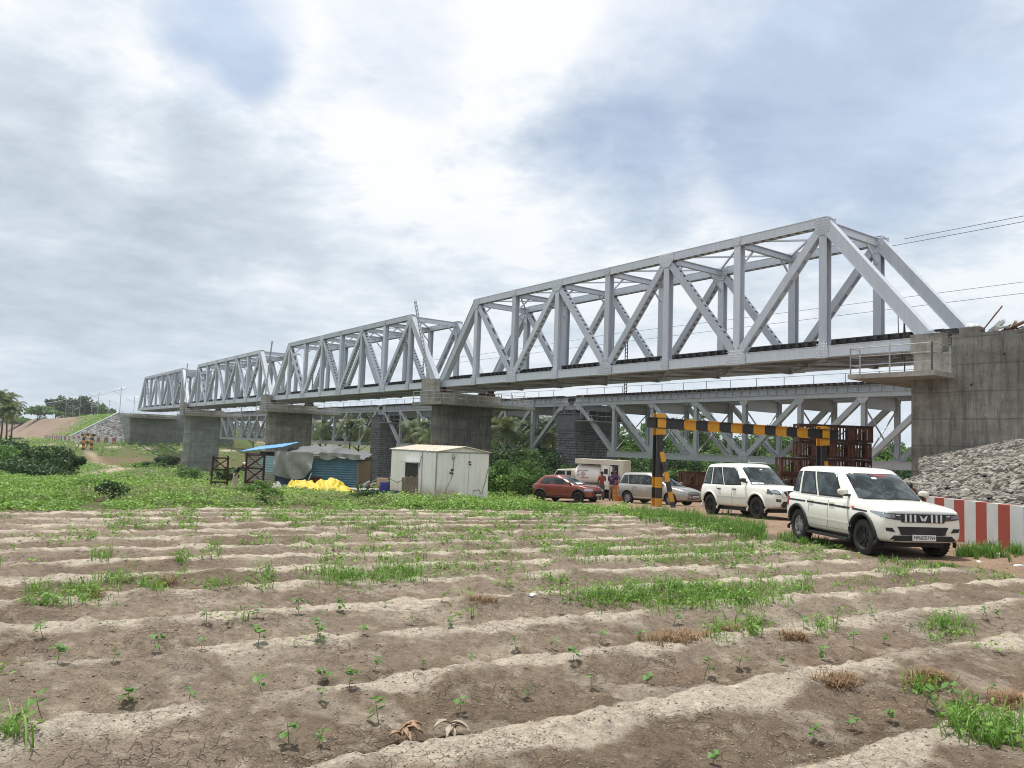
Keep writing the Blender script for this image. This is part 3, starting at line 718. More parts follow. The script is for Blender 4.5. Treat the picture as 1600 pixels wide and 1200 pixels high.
def reg1(rg,n):
    out=[]
    while len(out)<n:
        x=rg.uniform(11,27);y=rg.uniform(7,43)
        if x<wallx(y)+.3 or DX*x*0+NX*x+NY*y>40.1 or math.hypot(x-30,y-24)>20.3 or (y>24 and x<.53*y-.1): continue
        out.append((x,y))
    return out
o=stones('rubble_slope','',cone,reg1,25000,.11,'rubble',3,flat=.22);tag(o,'slope of rough grey rubble stones piled against the abutment behind the striped wall','rubble slope')
gx=np.linspace(10.6,34,60);gy=np.linspace(5,46,80);V=[];
for b in gy:
    for a in gx: V.append((a,b,(cone(a,b)-.07) if math.hypot(a-30,b-24)<20.6 and a>wallx(b)+.12 and not(b>24 and a<.53*b-.1) else g1(a,b)-.5))
Fq=[(i*60+j,i*60+j+1,(i+1)*60+j+1,(i+1)*60+j) for i in range(79) for j in range(59)]
ob_=obj('rubble_bed',V,Fq,M['mortar'],o);
def gz(x,y): return float(G(x,y))
def reg2(rg,n):
    out=[]
    while len(out)<n:
        t=rg.uniform(221,262);L=rg.uniform(25,40)
        dd=math.hypot(40-L,max(0,236-t)*.95)
        if t-236>(40-L)*1.45+1 or dd>12.6: continue
        out.append(tl(t,L))
    return out
o=stones('stone_pitching','',gz,reg2,2600,.42,'rubble_far',5);tag(o,'grey stone-pitched embankment slope beside the far abutment','stone slope')
mb=MB();pts=[(236.5+s*1.45*13,40-s*13) for s in np.linspace(0,1,12)]
for (a,b),(c,d_) in zip(pts,pts[1:]):
    p=tl(a,b);q=tl(c,d_);mb.beam((p[0],p[1],gz(*p)+.2),(q[0],q[1],gz(*q)+.2),.7,.4,(1,0,0))
tag(mb.build('slope_kerb',M['wwhite']),'pale concrete kerb running down the edge of the stone slope','kerb')
# ------------------------------------------------------------------ debris on the abutment
def atop(t,L,dz=0): x,y=tl(t,L);return Vector((x,y,6.22+CZ+dz))
rg=random.Random(5)
for k,(t,L,ln,el,az,m,w) in enumerate([(16.9,40.5,1.7,.75,2.2,'rust',.06),(16.6,40.7,1.3,.3,2.5,'wwhite',.16),(16.0,40.6,2.6,.12,2.4,'rust',.09),(15.3,40.5,2.3,.05,2.2,'rustd',.1),(14.9,40.6,2.2,.28,2.3,'rustd',.07),(14.2,40.4,2.6,.1,2.1,'rust',.1),(13.8,40.7,1.6,.35,5.4,'rust',.05),(15.8,40.9,2.0,.08,2.9,'cream',.12),(13.0,40.6,2.4,.06,2.4,'rustd',.12),(16.4,40.35,.9,.05,2.1,'galv',.14),(15.6,40.3,1.4,.1,2.6,'rust',.07),(15.9,40.5,.6,.2,1.9,'rustd',.22),(15.0,40.3,1.0,.04,2.3,'cream',.13),(14.6,40.4,1.1,.3,2.9,'rustd',.06),(14.3,40.6,1.5,.03,2.2,'bark',.2),(16.1,40.25,.5,.3,2.7,'wwhite',.10),(15.3,40.8,1.9,.16,2.5,'rust',.06)]):
    p=atop(t,L,.02+.03*(k%5));d=Vector((math.cos(az-.9)*math.cos(el),math.sin(az-.9)*math.cos(el)*-1,math.sin(el)))
    lab=['rusty bar propped steeply','pale plank tilted in the heap','long brown board lying flat','dark rusty angle lying flat','dark bar leaning on the heap','brown board near the frame edge','thin bar sticking up at the right','cream coloured batten','dark beam end at the far right','flat grey offcut','thin brown lath','short dark block','tan plank end','bent dark strip','low brown stack','pale chip of board','rusty flat bar'][k]
    mbx=MB().beam((0,0,0),d*ln,w,w*.6).beam(d*ln*.1+Vector((0,0,w*.5)),d*ln*.75+Vector((.03,.05,w*.9)),w*.5,w*.3)
    q=mbx.build('scrap_board',M[m]);q.location=p;tag(q,lab+' on top of the abutment','scrap','scrap heap on the abutment')
P_,r_=blob(90,(0,0,0),(.32,.32,.30),8,4);V,Fc,r=leafquads(P_,.10,0,.8,3)
mbs=MB();
for k in range(14):
    a=rg.uniform(0,6.28);mbs.lathe([(0,-.22),(.18,-.1),(.24,.06),(.14,.22),(0,.27)],7,'z',(.14*math.cos(a),.14*math.sin(a),.2+.03*k*.3))
o=mbs.build('white_sack',M['wwhite'],smooth=True);o.location=atop(17.25,40.6,0);tag(o,'crumpled white sack on the abutment beside the truss foot','sack')
# ------------------------------------------------------------------ striped parapet walls
def striped_wall(pts,h,th,sw,label,z=None,start=0):
    """walk along pts, one painted stripe after the other"""
    root=thing('striped_wall',label,'wall',(*pts[0],0))
    P=[Vector((a,b,0)) for a,b in pts];seg=[(P[i+1]-P[i]).length for i in range(len(P)-1)];T=sum(seg)
    def pos(s):
        for i,L in enumerate(seg):
            if s<=L or i==len(seg)-1: return P[i]+(P[i+1]-P[i])*(s/L),(P[i+1]-P[i]).normalized()
            s-=L
    s=0;k=start
    mbw=MB();mbr=MB()
    while s<T-.01:
        e=min(T,s+sw*(.93+.14*rnd.random()));(a,d1),(b,d2)=pos(s),pos(e);nrm=Vector((-d1.y,d1.x,0))
        za=z(a.x,a.y) if z else g1(a.x,a.y);zb=z(b.x,b.y) if z else g1(b.x,b.y)
        o0=P[0]
        q=[]
        for p,zz in((a,za),(b,zb)):
            for sd in(-1,1):
                for hz in(-.4,h): q.append((p.x-o0.x+nrm.x*sd*th/2,p.y-o0.y+nrm.y*sd*th/2,zz+hz))
        mb=mbr if k%2 else mbw
        mb.poly(q,[(0,1,3,2),(4,6,7,5),(0,4,5,1),(2,3,7,6),(1,5,7,3),(0,2,6,4)]);s=e;k+=1
    mbw.build('white_stripes',M['wwhite'],root);mbr.build('red_stripes',M['wred'],root);return root
def wz(x,y): return -.93+CZ-1.0-.02*(20-y)*-.4
ys=[7,9,11,12,13,14,15,16,17,18,19,20,21,22,23.5,25,26.5,28]
striped_wall([(wallx(y),y) for y in ys],1.0,.28,.42,'red and white striped parapet wall at right, below the rubble slope',wz,1)
W2=[tl(220.2,38.0),tl(226,34.2),tl(234,30.2),tl(244,27.6),tl(256,26.4),tl(270,26)]
striped_wall(W2,1.15,.4,1.35,'distant red and white striped wall at the foot of the stone slope',lambda a,b:float(pr_base(a,b))+.35)
# ================================================================== VEHICLES
def subsurf_bool(o,cuts,lv=2):
    m=o.modifiers.new('s','SUBSURF');m.levels=lv;m.render_levels=lv
    for c in cuts:
        b=o.modifiers.new('b','BOOLEAN');b.operation='DIFFERENCE';b.object=c;b.solver='EXACT'
    bpy.context.view_layer.update()
    dg=bpy.context.evaluated_depsgraph_get();me=bpy.data.meshes.new_from_object(o.evaluated_get(dg))
    o.modifiers.clear();o.data=me
    for c in cuts: bpy.data.objects.remove(c)
    me.polygons.foreach_set('use_smooth',np.ones(len(me.polygons),bool));me.set_sharp_from_angle(angle=R(38))
def bvh(o): return BVHTree.FromPolygons([v.co for v in o.data.vertices],[tuple(p.vertices) for p in o.data.polygons])
def decal(tree,q,dr,off,nu=6,nv=3,mb=None,mi=0,th=.0):
    """q: four corners (bl,br,tr,tl) beyond the surface, dr: direction towards the body"""
    mb=mb or MB();d=Vector(dr).normalized();b=len(mb.v);q=[Vector(a) for a in q];ps=[]
    for j in range(nv+1):
        for i in range(nu+1):
            u,v=i/nu,j/nv;p=(q[0]*(1-u)+q[1]*u)*(1-v)+(q[3]*(1-u)+q[2]*u)*v
            hit=tree.ray_cast(p-d*3,d)
            h=hit[0] if hit[0] is not None else tree.find_nearest(p)[0]
            ps.append(h-d*off)
    n=len(ps);inn=[p+d*(off+.03+th) for p in ps];w=nu+1
    fs=[(j*w+i,j*w+i+1,(j+1)*w+i+1,(j+1)*w+i) for j in range(nv) for i in range(nu)]
    rim=[i for i in range(w)]+[j*w+nu for j in range(1,nv+1)]+[nv*w+i for i in range(nu-1,-1,-1)]+[j*w for j in range(nv-1,0,-1)]
    fs+=[(a,n+a,n+c,c) for a,c in zip(rim,rim[1:]+rim[:1])]
    mb.poly(ps+inn,fs,mi);return mb
def wheel(root,x,y,r,w,rim,side,ns=8):
    """side=+1: outer face looks to +y"""
    wp=bpy.data.objects.new('wheel',None);COL.objects.link(wp);wp.parent=root;wp.location=(x,y,r)
    s=side
    pr=[(r*.60,-w/2),(r*.9,-w/2),(r*.985,-w*.40),(r,-w*.25),(r,w*.25),(r*.985,w*.40),(r*.9,w/2),(r*.66,w/2),(r*.60,w*.36)]
    mb=MB().lathe([(a,b*s) for a,b in pr],36)
    for k in range(30):
        a=2*math.pi*k/30
        for yy in(-w*.3,0,w*.3): mb.box((math.cos(a)*(r+.002),yy,math.sin(a)*(r+.002)),(.012,w*.24,.05),0,0,Matrix.Rotation(-a,4,'Y'))
    mb.build('tyre',M['tyre'],wp,smooth=40)
    mb=MB().lathe([(r*.62,w*.40*s),(r*.60,w*.30*s),(r*.52,w*.20*s),(r*.30,w*.24*s),(r*.16,w*.34*s),(r*.10,w*.36*s),(0,w*.36*s)],30,mi=0)
    for k in range(ns):
        a=2*math.pi*k/ns
        mb.box((math.cos(a)*r*.38,w*.27*s,math.sin(a)*r*.38),(r*.46,.03,r*.11),0,0,Matrix.Rotation(-a,4,'Y'))
        a+=math.pi/ns;mb.lathe([(0,w*.262*s),(r*.075,w*.262*s),(r*.07,w*.255*s)],8,'y',(math.cos(a)*r*.44,0,math.sin(a)*r*.44),1)
    mb.build('rim',[rim,M['black']],wp,smooth=30)
def vehicle(name,label,cat,px,Y,c,s,sp,paint,group=None):
    """px: column of the near rear wheel at distance Y; heading (c,-s); origin between the axles on the centre line"""
    X,_=at(px,Y);tr=sp['track'];wb=sp['wb'];h=(c,-s);lft=(s,c)
    ox=X+h[0]*wb/2+lft[0]*tr/2;oy=Y+h[1]*wb/2+lft[1]*tr/2
    zs=[]
    for a in(-1,1):
        for b in(-1,1): zs.append(g1(ox+h[0]*a*wb/2+lft[0]*b*tr/2,oy+h[1]*a*wb/2+lft[1]*b*tr/2))
    z=sum(zs)/4+.0;pitch=-((zs[2]+zs[3])-(zs[0]+zs[1]))/2/wb
    root=thing(name,label,cat,(ox,oy,z-.01),math.atan2(h[1],h[0]),group);root.rotation_euler[1]=pitch
    st=sp['st'];V=[];k=9
    def sec(x,zb,zt,hw,sh=.0):
        H=zt-zb
        half=[(0,zb),(hw*.80,zb),(hw*.955,zb+.05),(hw*.985,zb+.20*H),(hw,zb+.45*H),(hw,zb+.62*H),(hw*.965,zt-.10),(hw*(.93-sh),zt-.012),(hw*(.84-sh),zt+.012),(hw*.45,zt+.028),(0,zt+.034)]
        return [(x,-a,b) for a,b in half]+[(x,a,b) for a,b in half[-2:0:-1]]
    ss=[sec(*a) for a in st];n=len(ss[0]);mb=MB()
    vs=[p for q in ss for p in q];fs=[(i*n+j,i*n+(j+1)%n,(i+1)*n+(j+1)%n,(i+1)*n+j) for i in range(len(ss)-1) for j in range(n)]
    fs+=[tuple(range(n))[::-1],tuple(range((len(ss)-1)*n,len(ss)*n))]
    fs=[f[::-1] for f in fs]
    body=obj('body',vs,fs,None,root,mats=[paint,M['black']],fm=[0]*len(fs))
    cuts=[]
    for xx in(-wb/2,wb/2):
        for sy in(-1,1):
            m2=MB();rr=sp['arch'];prof=[]
            m2.tube([(xx,sy*(sp['w']/2-.02)-.3,sp['r']+.02),(xx,sy*(sp['w']/2-.02)+.3,sp['r']+.02)],rr,36)
            c_=obj('cut',m2.v,m2.f,None,root,mats=[M['black'],M['black']],fm=[1]*len(m2.f));cuts.append(c_)
    subsurf_bool(body,cuts);T=bvh(body)
    # greenhouse
    g=sp['gh'];xb0,xb1,zb,wb_=g['belt'];xr0,xr1,zr,wr=g['roof']
    NS=7;vs=[];cr=g.get('crown',.06)
    def ring(f,zz_add=0):
        out=[]
        for i in range(2): pass
        return out
    # lofted cabin: rings of 16 points at heights
    levels=[(0,0),(.5,g.get('bulge',.015)),(.9,.01),(1.0,-.012)]
    rings=[]
    for f,bl in levels:
        x0=xb0+(xr0-xb0)*f;x1=xb1+(xr1-xb1)*f;w=wb_+(wr-wb_)*f+bl;z_=zb+(zr-zb)*f
        x0-=bl;x1+=bl;rad=.10+.05*f;fb=g.get('fbow',.10)*(1-.2*f);bb=.05
        q=[(x0+rad*.2,-w+rad),(x0+rad,-w),(xb0*.5+x1*.5,-w-.012),(x1-rad-fb,-w),(x1-fb-rad*.1,-w+rad),(x1-fb*.25,-w*.5),(x1,0)]
        q+= [(a,-b) for a,b in q[-2::-1]]+[(x0-bb*.6,w*.5),(x0-bb,0),(x0-bb*.6,-w*.5)]
        rings.append([(a,b,z_) for a,b in q])
    def rr(sc,z_): 
        mx=(xr0+xr1)/2;return [(mx+(a-mx)*sc,b*sc,z_) for a,b,_ in rings[-1]]
    rings.append(rr(.955,zr+cr*.45));rings.append(rr(.80,zr+cr*.8));rings.append(rr(.45,zr+cr))
    n=len(rings[0]);vs=[p for q in rings for p in q];fs=[(i*n+j,i*n+(j+1)%n,(i+1)*n+(j+1)%n,(i+1)*n+j) for i in range(len(rings)-1) for j in range(n)]
    fs+=[tuple(range((len(rings)-1)*n,len(rings)*n))]
    if g.get('lower'): pass
    roof=obj('roof',vs,fs,paint,root);subsurf_bool(roof,[],2);TR=bvh(roof)
    # windows, both sides
    def fr(u,v): # u along cabin at height fraction v
        x0=xb0+(xr0-xb0)*v;x1=xb1+(xr1-xb1)*v;return x0+(x1-x0)*u,zb+(zr-zb)*v
    for sy in(-1,1):
        for w in sp['win']:
            q=[];
            for (u,v) in w: xx,zz=fr(u,v);q.append((xx,sy*1.2,zz))
            if sy==1: q=[q[1],q[0],q[3],q[2]]
            cx=sum(a[0] for a in q)/4;cz=sum(a[2] for a in q)/4
            big=[(cx+(a[0]-cx)*1.10,a[1],cz+(a[2]-cz)*1.13) for a in q]
            f=decal(TR,big,(0,-sy,0),.004,6,4).build('window_seal',M['black'],root,smooth=40)
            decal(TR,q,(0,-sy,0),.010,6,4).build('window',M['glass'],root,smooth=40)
    u0,u1=sp.get('wsv',(.06,.90));w0=wb_*.86;w1=wr*.86
    def fq(v,w): x,z=fr(1,v);return (3,w,z)
    dn=(-1,0,-.0)
    decal(TR,[fq(u0-.03,-w0*1.04),fq(u0-.03,w0*1.04),fq(u1+.03,w1*1.05),fq(u1+.03,-w1*1.05)],dn,.004,12,5).build('windscreen_seal',M['black'],root,smooth=40)
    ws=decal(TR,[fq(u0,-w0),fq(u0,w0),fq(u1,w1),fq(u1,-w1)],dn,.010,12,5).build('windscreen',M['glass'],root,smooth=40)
    if sp.get('sticker'):
        for (a,b,c2,d2,mm,nm) in sp['sticker']:
            decal(TR,[fq(c2,a),fq(c2,b),fq(d2,b),fq(d2,a)],dn,.013,4,1).build(nm,M[mm],root)
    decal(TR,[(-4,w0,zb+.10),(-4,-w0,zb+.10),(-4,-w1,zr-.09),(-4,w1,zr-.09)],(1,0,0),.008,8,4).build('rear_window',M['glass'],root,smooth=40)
    for k,sx in enumerate((-.3,.3)):
        a=Vector((0,0,0));xb_,zb2=fr(1,.03)
        p0=Vector((xb_+.03,sx+.25,zb+.035));p1=Vector((fr(1,.10)[0]+.035,sx-.28,zb+.08))
        MB().tube([p0,p1],.012,5).build('wiper',M['black'],root)
    # door seams
    mb=MB()
    for sy in(-1,1):
        for x in sp['seams']:
            decal(T,[(x[0]-.006,sy*1.3,x[1]),(x[0]+.006,sy*1.3,x[1]),(x[2]+.006,sy*1.3,x[3]),(x[2]-.006,sy*1.3,x[3])],(0,-sy,0),.0015,1,10,mb)
    mb.build('door_seam',M['lensd'],root)
    for sy in(-1,1):
        for (x,z_) in sp['handles']:
            p=T.ray_cast(Vector((x,sy*2,z_)),Vector((0,-sy,0)))[0]
            MB().box((p.x,p.y+sy*.022,p.z),(.20,.03,.035)).box((p.x-.08,p.y+sy*.005,p.z),(.03,.03,.03)).build('door_handle',sp.get('hm',paint),root)
        # mirrors
        x,z_=sp['mir'];p=TR.ray_cast(Vector((x,sy*2,z_)),Vector((0,-sy,0)))[0]
        if p is None: p=Vector((x,sy*wb_,z_))
        mm=MB();mm.lathe([(0,-.11),(.06,-.105),(.078,-.05),(.08,.04),(.065,.105),(0,.11)],10,'y',(0,0,0));mm.v=[(a*.6,b,c_*.9) for a,b,c_ in mm.v]
        mo=mm.build('mirror',sp.get('mm',paint),root,smooth=True);mo.location=(p.x+.02,p.y+sy*.17,p.z+.02)
        MB().beam((0,-sy*.18,-.07),(0,-sy*.02,-.06),.07,.05,(1,0,0)).build('mirror_arm',M['black'],mo)
        for xx in(-wb/2,wb/2): wheel(root,xx,sy*(tr/2),sp['r'],sp['ww'],sp['rim'][0] if xx<0 else sp['rim'][1],sy,sp.get('ns',8))
        # arch lips
        if sp.get('lip'):
            for xx in(-wb/2,wb/2):
                mb=MB();ra=sp['arch'];pts=[]
                for k in range(25):
                    a=R(-18)+R(216)*k/24;q=(xx+math.cos(a)*(ra+.03),sp['r']+.02+math.sin(a)*(ra+.03));h=T.ray_cast(Vector((q[0],sy*2,q[1])),Vector((0,-sy,0)))[0]
                    yy=h.y if h is not None and abs(h.y)>sp['w']*.42 else sy*sp['w']*.485
                    pts.append((q[0],yy,q[1]))
                mb.tube(pts,.036,6);mb.build('arch_cladding',sp['lip'],root,smooth=True)
        if sp.get('sill'):
            a,b,z0,z1=sp['sill'];decal(T,[(a,sy*1.3,z0),(b,sy*1.3,z0),(b,sy*1.3,z1),(a,sy*1.3,z1)],(0,-sy,0),.012,6,1).build('side_sill',M['black'],root)
            if sp.get('step'): MB().b2(a+.05,b-.05,sy*(sp['w']/2-.12),sy*(sp['w']/2+.02),z0-.08,z0-.03).build('side_step',M['black'],root)
    for st_ in sp.get('side',[]):
        nm,m_,q=st_
        for sy in(-1,1): decal(T,[(a,sy*1.3,b) for a,b in q],(0,-sy,0),.004,8,1).build(nm,M[m_],root)
    for st_ in sp.get('front',[]):
        nm,m_,q,off,mir=st_[:5];par=root
        for sy in((-1,1) if mir else (1,)):
            decal(T,[(4,sy*a,b) for a,b in q],(-1,0,0),off,st_[5] if len(st_)>5 else 6,3).build(nm,M[m_],root,smooth=35)
    for st_ in sp.get('rear',[]):
        nm,m_,q,off,mir=st_[:5]
        for sy in((-1,1) if mir else (1,)): decal(T,[(-4,sy*a,b) for a,b in q],(1,0,0),off,4,3).build(nm,M[m_],root)
    for st_ in sp.get('corner',[]):   # lamps that wrap round the corner
        nm,m_,x0,x1,z0,z1=st_
        for sy in(-1,1): decal(T,[(x0,sy*1.3,z0),(x1,sy*1.3,z0),(x1,sy*1.3,z1),(x0,sy*1.3,z1)],(0,-sy,0),.008,4,3).build(nm,M[m_],root,smooth=40)
    MB().b2(-wb/2-.45,wb/2+.4,-sp['w']*.36,sp['w']*.36,sp['r']*.62,sp['r']*.62+.24).b2(-wb/2-.04,-wb/2+.04,-tr/2,tr/2,sp['r']-.05,sp['r']+.05).b2(wb/2-.04,wb/2+.04,-tr/2,tr/2,sp['r']-.05,sp['r']+.05).build('chassis',M['black'],root)
    root['_x']=0;del root['_x']
    return root,T,TR,h,lft
g_=N(M['glass']);v_=g_.tc();f_=g_.noise(v_,2.6,3,.6,.6);g_.col(g_.ramp(f_,(.42,(.004,.008,.009)),(.62,(.055,.075,.08))));g_.bump(g_.noise(v_,1.3,2),.25,.05)  # glass colour noise: painted stand-in for varied reflections and the interior behind
def text(s,size,m,parent,M4,name='lettering',ext=.002):
    cu=bpy.data.curves.new('t','FONT');cu.body=s;cu.size=size;cu.extrude=ext;cu.align_x='CENTER';cu.align_y='CENTER'
    o=bpy.data.objects.new('t',cu);COL.objects.link(o);bpy.context.view_layer.update()
    me=bpy.data.meshes.new_from_object(o.evaluated_get(bpy.context.evaluated_depsgraph_get()));bpy.data.objects.remove(o)
    me.materials.clear();me.materials.append(m);q=bpy.data.objects.new(name,me);COL.objects.link(q);q.parent=parent;q.matrix_local=M4;return q
def nplate(root,T,y,z,w=.50,h=.115,txt=None):
    p=T.ray_cast(Vector((4,y,z)),Vector((-1,0,0)))[0]
    pl=MB().box((0,0,0),(.02,w,h)).build('number_plate',M['plate'],root);pl.location=(p.x+.035,y,z)
    if txt: text(txt,h*.92,M['ink'],pl,Matrix.Translation((.012,0,-.003))@Matrix(((0,0,1,0),(1,0,0,0),(0,1,0,0),(0,0,0,1)))@Matrix.Diagonal((.80,1,1,1)))
    else:
        MB().b2(.0105,.013,-w*.40,w*.40,-h*.16,h*.18).build('characters',M['lensd'],pl)
# -------- front white SUV
SUV=dict(w=1.79,track=1.50,wb=2.68,r=.36,ww=.225,arch=.43,rim=(M['rims'],M['rimb']),lip=M['black'],
 st=[(-1.94,.42,1.0,.82),(-1.92,.38,1.08,.86),(-1.84,.34,1.12,.88),(-1.34,.32,1.13,.89),(-.6,.31,1.13,.895),(.3,.31,1.12,.895),(.95,.31,1.11,.89),(1.25,.31,1.085,.885),(1.62,.31,1.05,.88),(1.86,.32,1.015,.875),(1.97,.33,.985,.85),(2.02,.35,.955,.81),(2.035,.38,.90,.77)],
 gh=dict(belt=(-1.87,1.16,1.09,.835),roof=(-1.72,.36,1.70,.725),crown=.09,fbow=.13),
 win=[[(.035,.16),(.165,.14),(.170,.86),(.085,.86)],[(.215,.10),(.45,.10),(.445,.87),(.225,.87)],[(.50,.09),(.80,.09),(.83,.86),(.505,.87)]],
 wsv=(.07,.90),sticker=[(-.08,.22,.84,.895,'redlens','sun_strip'),(-.05,-.16,.74,.80,'plate','sticker')],
 seams=[(.92,.36,.78,1.10),(.03,.36,.03,1.10),(-.80,.72,-.80,1.10)],
 handles=[(.18,.985),(-.72,.985)],mir=(.72,1.23),
 sill=(-.88,.90,.315,.44),step=True,
 side=[('body_stripe','black',[(-1.80,.93),(-.98,.925),(-.98,.965),(-1.80,.97)]),('body_stripe','black',[(-.90,.925),(.02,.915),(.02,.957),(-.90,.965)]),('body_stripe','black',[(.07,.915),(.88,.90),(.88,.942),(.07,.957)]),('body_stripe','black',[(.98,.90),(1.50,.885),(1.50,.915),(.98,.942)]),('headlight_side','lens',[(1.60,.905),(1.99,.825),(1.99,.925),(1.60,.93)]),('door_crease_strip','white',[(-.88,.60),(.86,.585),(.86,.612),(-.88,.63)]),('marker_badge','orange_l',[(.92,.935),(1.02,.935),(1.05,.97),(.90,.97)])],  # white strip on the doors is added so a body crease shows shading
 corner=[('tail_light','redlens',-1.99,-1.78,.80,1.13)],
 front=[('grille','black',[(-.46,.735),(.46,.735),(.49,.905),(-.49,.905)],.012,False,10),
  ('grille_trim','chrome',[(-.80,.925),(.80,.925),(.79,.955),(-.79,.955)],.014,False,12),
  ('headlight','lensd',[(.47,.77),(.84,.815),(.86,.915),(.49,.905)],.014,True),
  ('headlight_lens','lens',[(.60,.815),(.82,.83),(.83,.893),(.61,.888)],.020,True),('light_bar','chrome',[(.50,.86),(.58,.865),(.58,.882),(.50,.878)],.022,True),
  ('lower_grille','black',[(-.46,.485),(.46,.485),(.55,.65),(-.55,.65)],.010,False,10),
  ('fog_lamp_recess','black',[(.60,.54),(.78,.56),(.80,.625),(.66,.625)],.010,True),
  ('bumper_skirt','black',[(-.74,.37),(.74,.37),(.62,.475),(-.62,.475)],.012,False,10)])
suv,T,TR,h,l=vehicle('parked_suv','nearest white SUV with a white-and-black grille, parked beside the striped wall','SUV',1255,18.9,.13,.99,SUV,M['white'])
for y in(-.38,-.28,-.18,.18,.28,.38):
    decal(T,[(4,y-.018,.745),(4,y+.018,.745),(4,y+.018,.893),(4,y-.018,.893)],(-1,0,0),.028,1,3).build('grille_slat',M['chrome'],suv)
mb=MB()
for sy in(-1,1):
    for q in([(0,.80),(.05,.86),(.085,.878),(.06,.82)],[(0,.80),(.06,.82),(.045,.775),(.012,.765)]): decal(T,[(4,sy*a,b) for a,b in q],(-1,0,0),.030,1,1,mb)
mb.build('emblem',M['chrome'],suv)
for k in range(7): decal(T,[(4,-.50,.50+k*.021),(4,.50,.50+k*.021),(4,.50,.506+k*.021),(4,-.50,.506+k*.021)],(-1,0,0),.018,10,1).build('grille_bar',M['lensd'],suv)
nplate(suv,T,.0,.44,.50,.115,'MP68ZB7994')
MB().tube([(.30,0,1.78),(.20,0,1.84)],.012,6).build('antenna',M['black'],suv)
mb=MB().box((0,0,0),(.05,.03,.08));o=mb.build('mirror_sticker',M['yel'],suv);p=TR.ray_cast(Vector((.66,-2,1.28)),Vector((0,1,0)))[0];o.location=(.60,-.92,1.28)
# -------- second white SUV
S2=dict(w=1.82,track=1.52,wb=2.68,r=.37,ww=.23,arch=.44,rim=(M['rimb'],M['rimb']),lip=M['white'],
 st=[(-2.05,.46,.98,.76),(-2.02,.42,1.06,.83),(-1.88,.38,1.12,.88),(-1.34,.35,1.15,.905),(-.6,.34,1.15,.90),(.3,.34,1.14,.90),(.95,.34,1.13,.90),(1.30,.34,1.12,.905),(1.75,.34,1.09,.89),(2.02,.36,1.03,.86),(2.17,.40,.93,.80),(2.22,.45,.82,.72)],
 gh=dict(belt=(-1.98,1.12,1.10,.835),roof=(-1.80,.34,1.80,.735),crown=.10,fbow=.15),
 win=[[(.045,.10),(.21,.08),(.235,.86),(.095,.86)],[(.25,.07),(.47,.06),(.47,.86),(.275,.86)],[(.51,.05),(.80,.05),(.83,.84),(.52,.86)]],
 wsv=(.06,.90),sticker=[(-.68,-.28,.10,.17,'plate','dash_card'),(-.05,.05,.80,.84,'plate','sticker')],
 seams=[(.95,.40,.85,1.12),(.02,.40,.02,1.12),(-.92,.80,-.92,1.12)],
 handles=[(.16,.97),(-.74,.97)],hm=M['black'],mir=(.70,1.27),mm=M['black'],sill=None,
 side=[('side_strip','wwhite',[(-.85,.66),(.85,.64),(.85,.70),(-.85,.72)])],
 corner=[('tail_light','redlens',-2.08,-1.92,.85,1.12),('headlight','lensd',1.88,2.20,.86,1.02)],
 front=[('headlight','lensd',[(.52,.83),(.86,.87),(.86,1.02),(.58,.98)],.012,True),('headlight_lens','lens',[(.58,.87),(.80,.89),(.82,.98),(.62,.955)],.018,True),
  ('grille','black',[(-.30,.76),(.30,.76),(.46,.98),(-.46,.98)],.012,False,8),('fog_lamp','black',[(.54,.60),(.72,.61),(.74,.70),(.56,.69)],.010,True),('fog_lens','lens',[(.60,.625),(.67,.63),(.67,.68),(.61,.675)],.016,True),
  ('bumper_skirt','black',[(-.62,.42),(.62,.42),(.45,.62),(-.45,.62)],.010,False,10)])
s2,T,TR,h,l=vehicle('parked_suv','second white SUV, black mirrors, half hidden behind the nearest SUV','SUV',1115,29.0,.34,.94,S2,M['white'])
mb=MB();mb.tube([(.1,-.2,1.90),(.1,.25,1.93),(.1,.55,1.90)],.02,5).tube([(-.05,-.12,1.89),(.0,-.12,1.99)],.02,5);mb.build('roof_aerial',M['galv'],s2)
mb=MB();mb.lathe([(.10,0),(.13,.03),(.10,.05)],16,'x',(2.20,-.40,.86));mb.build('grille_ring',M['chrome'],s2)
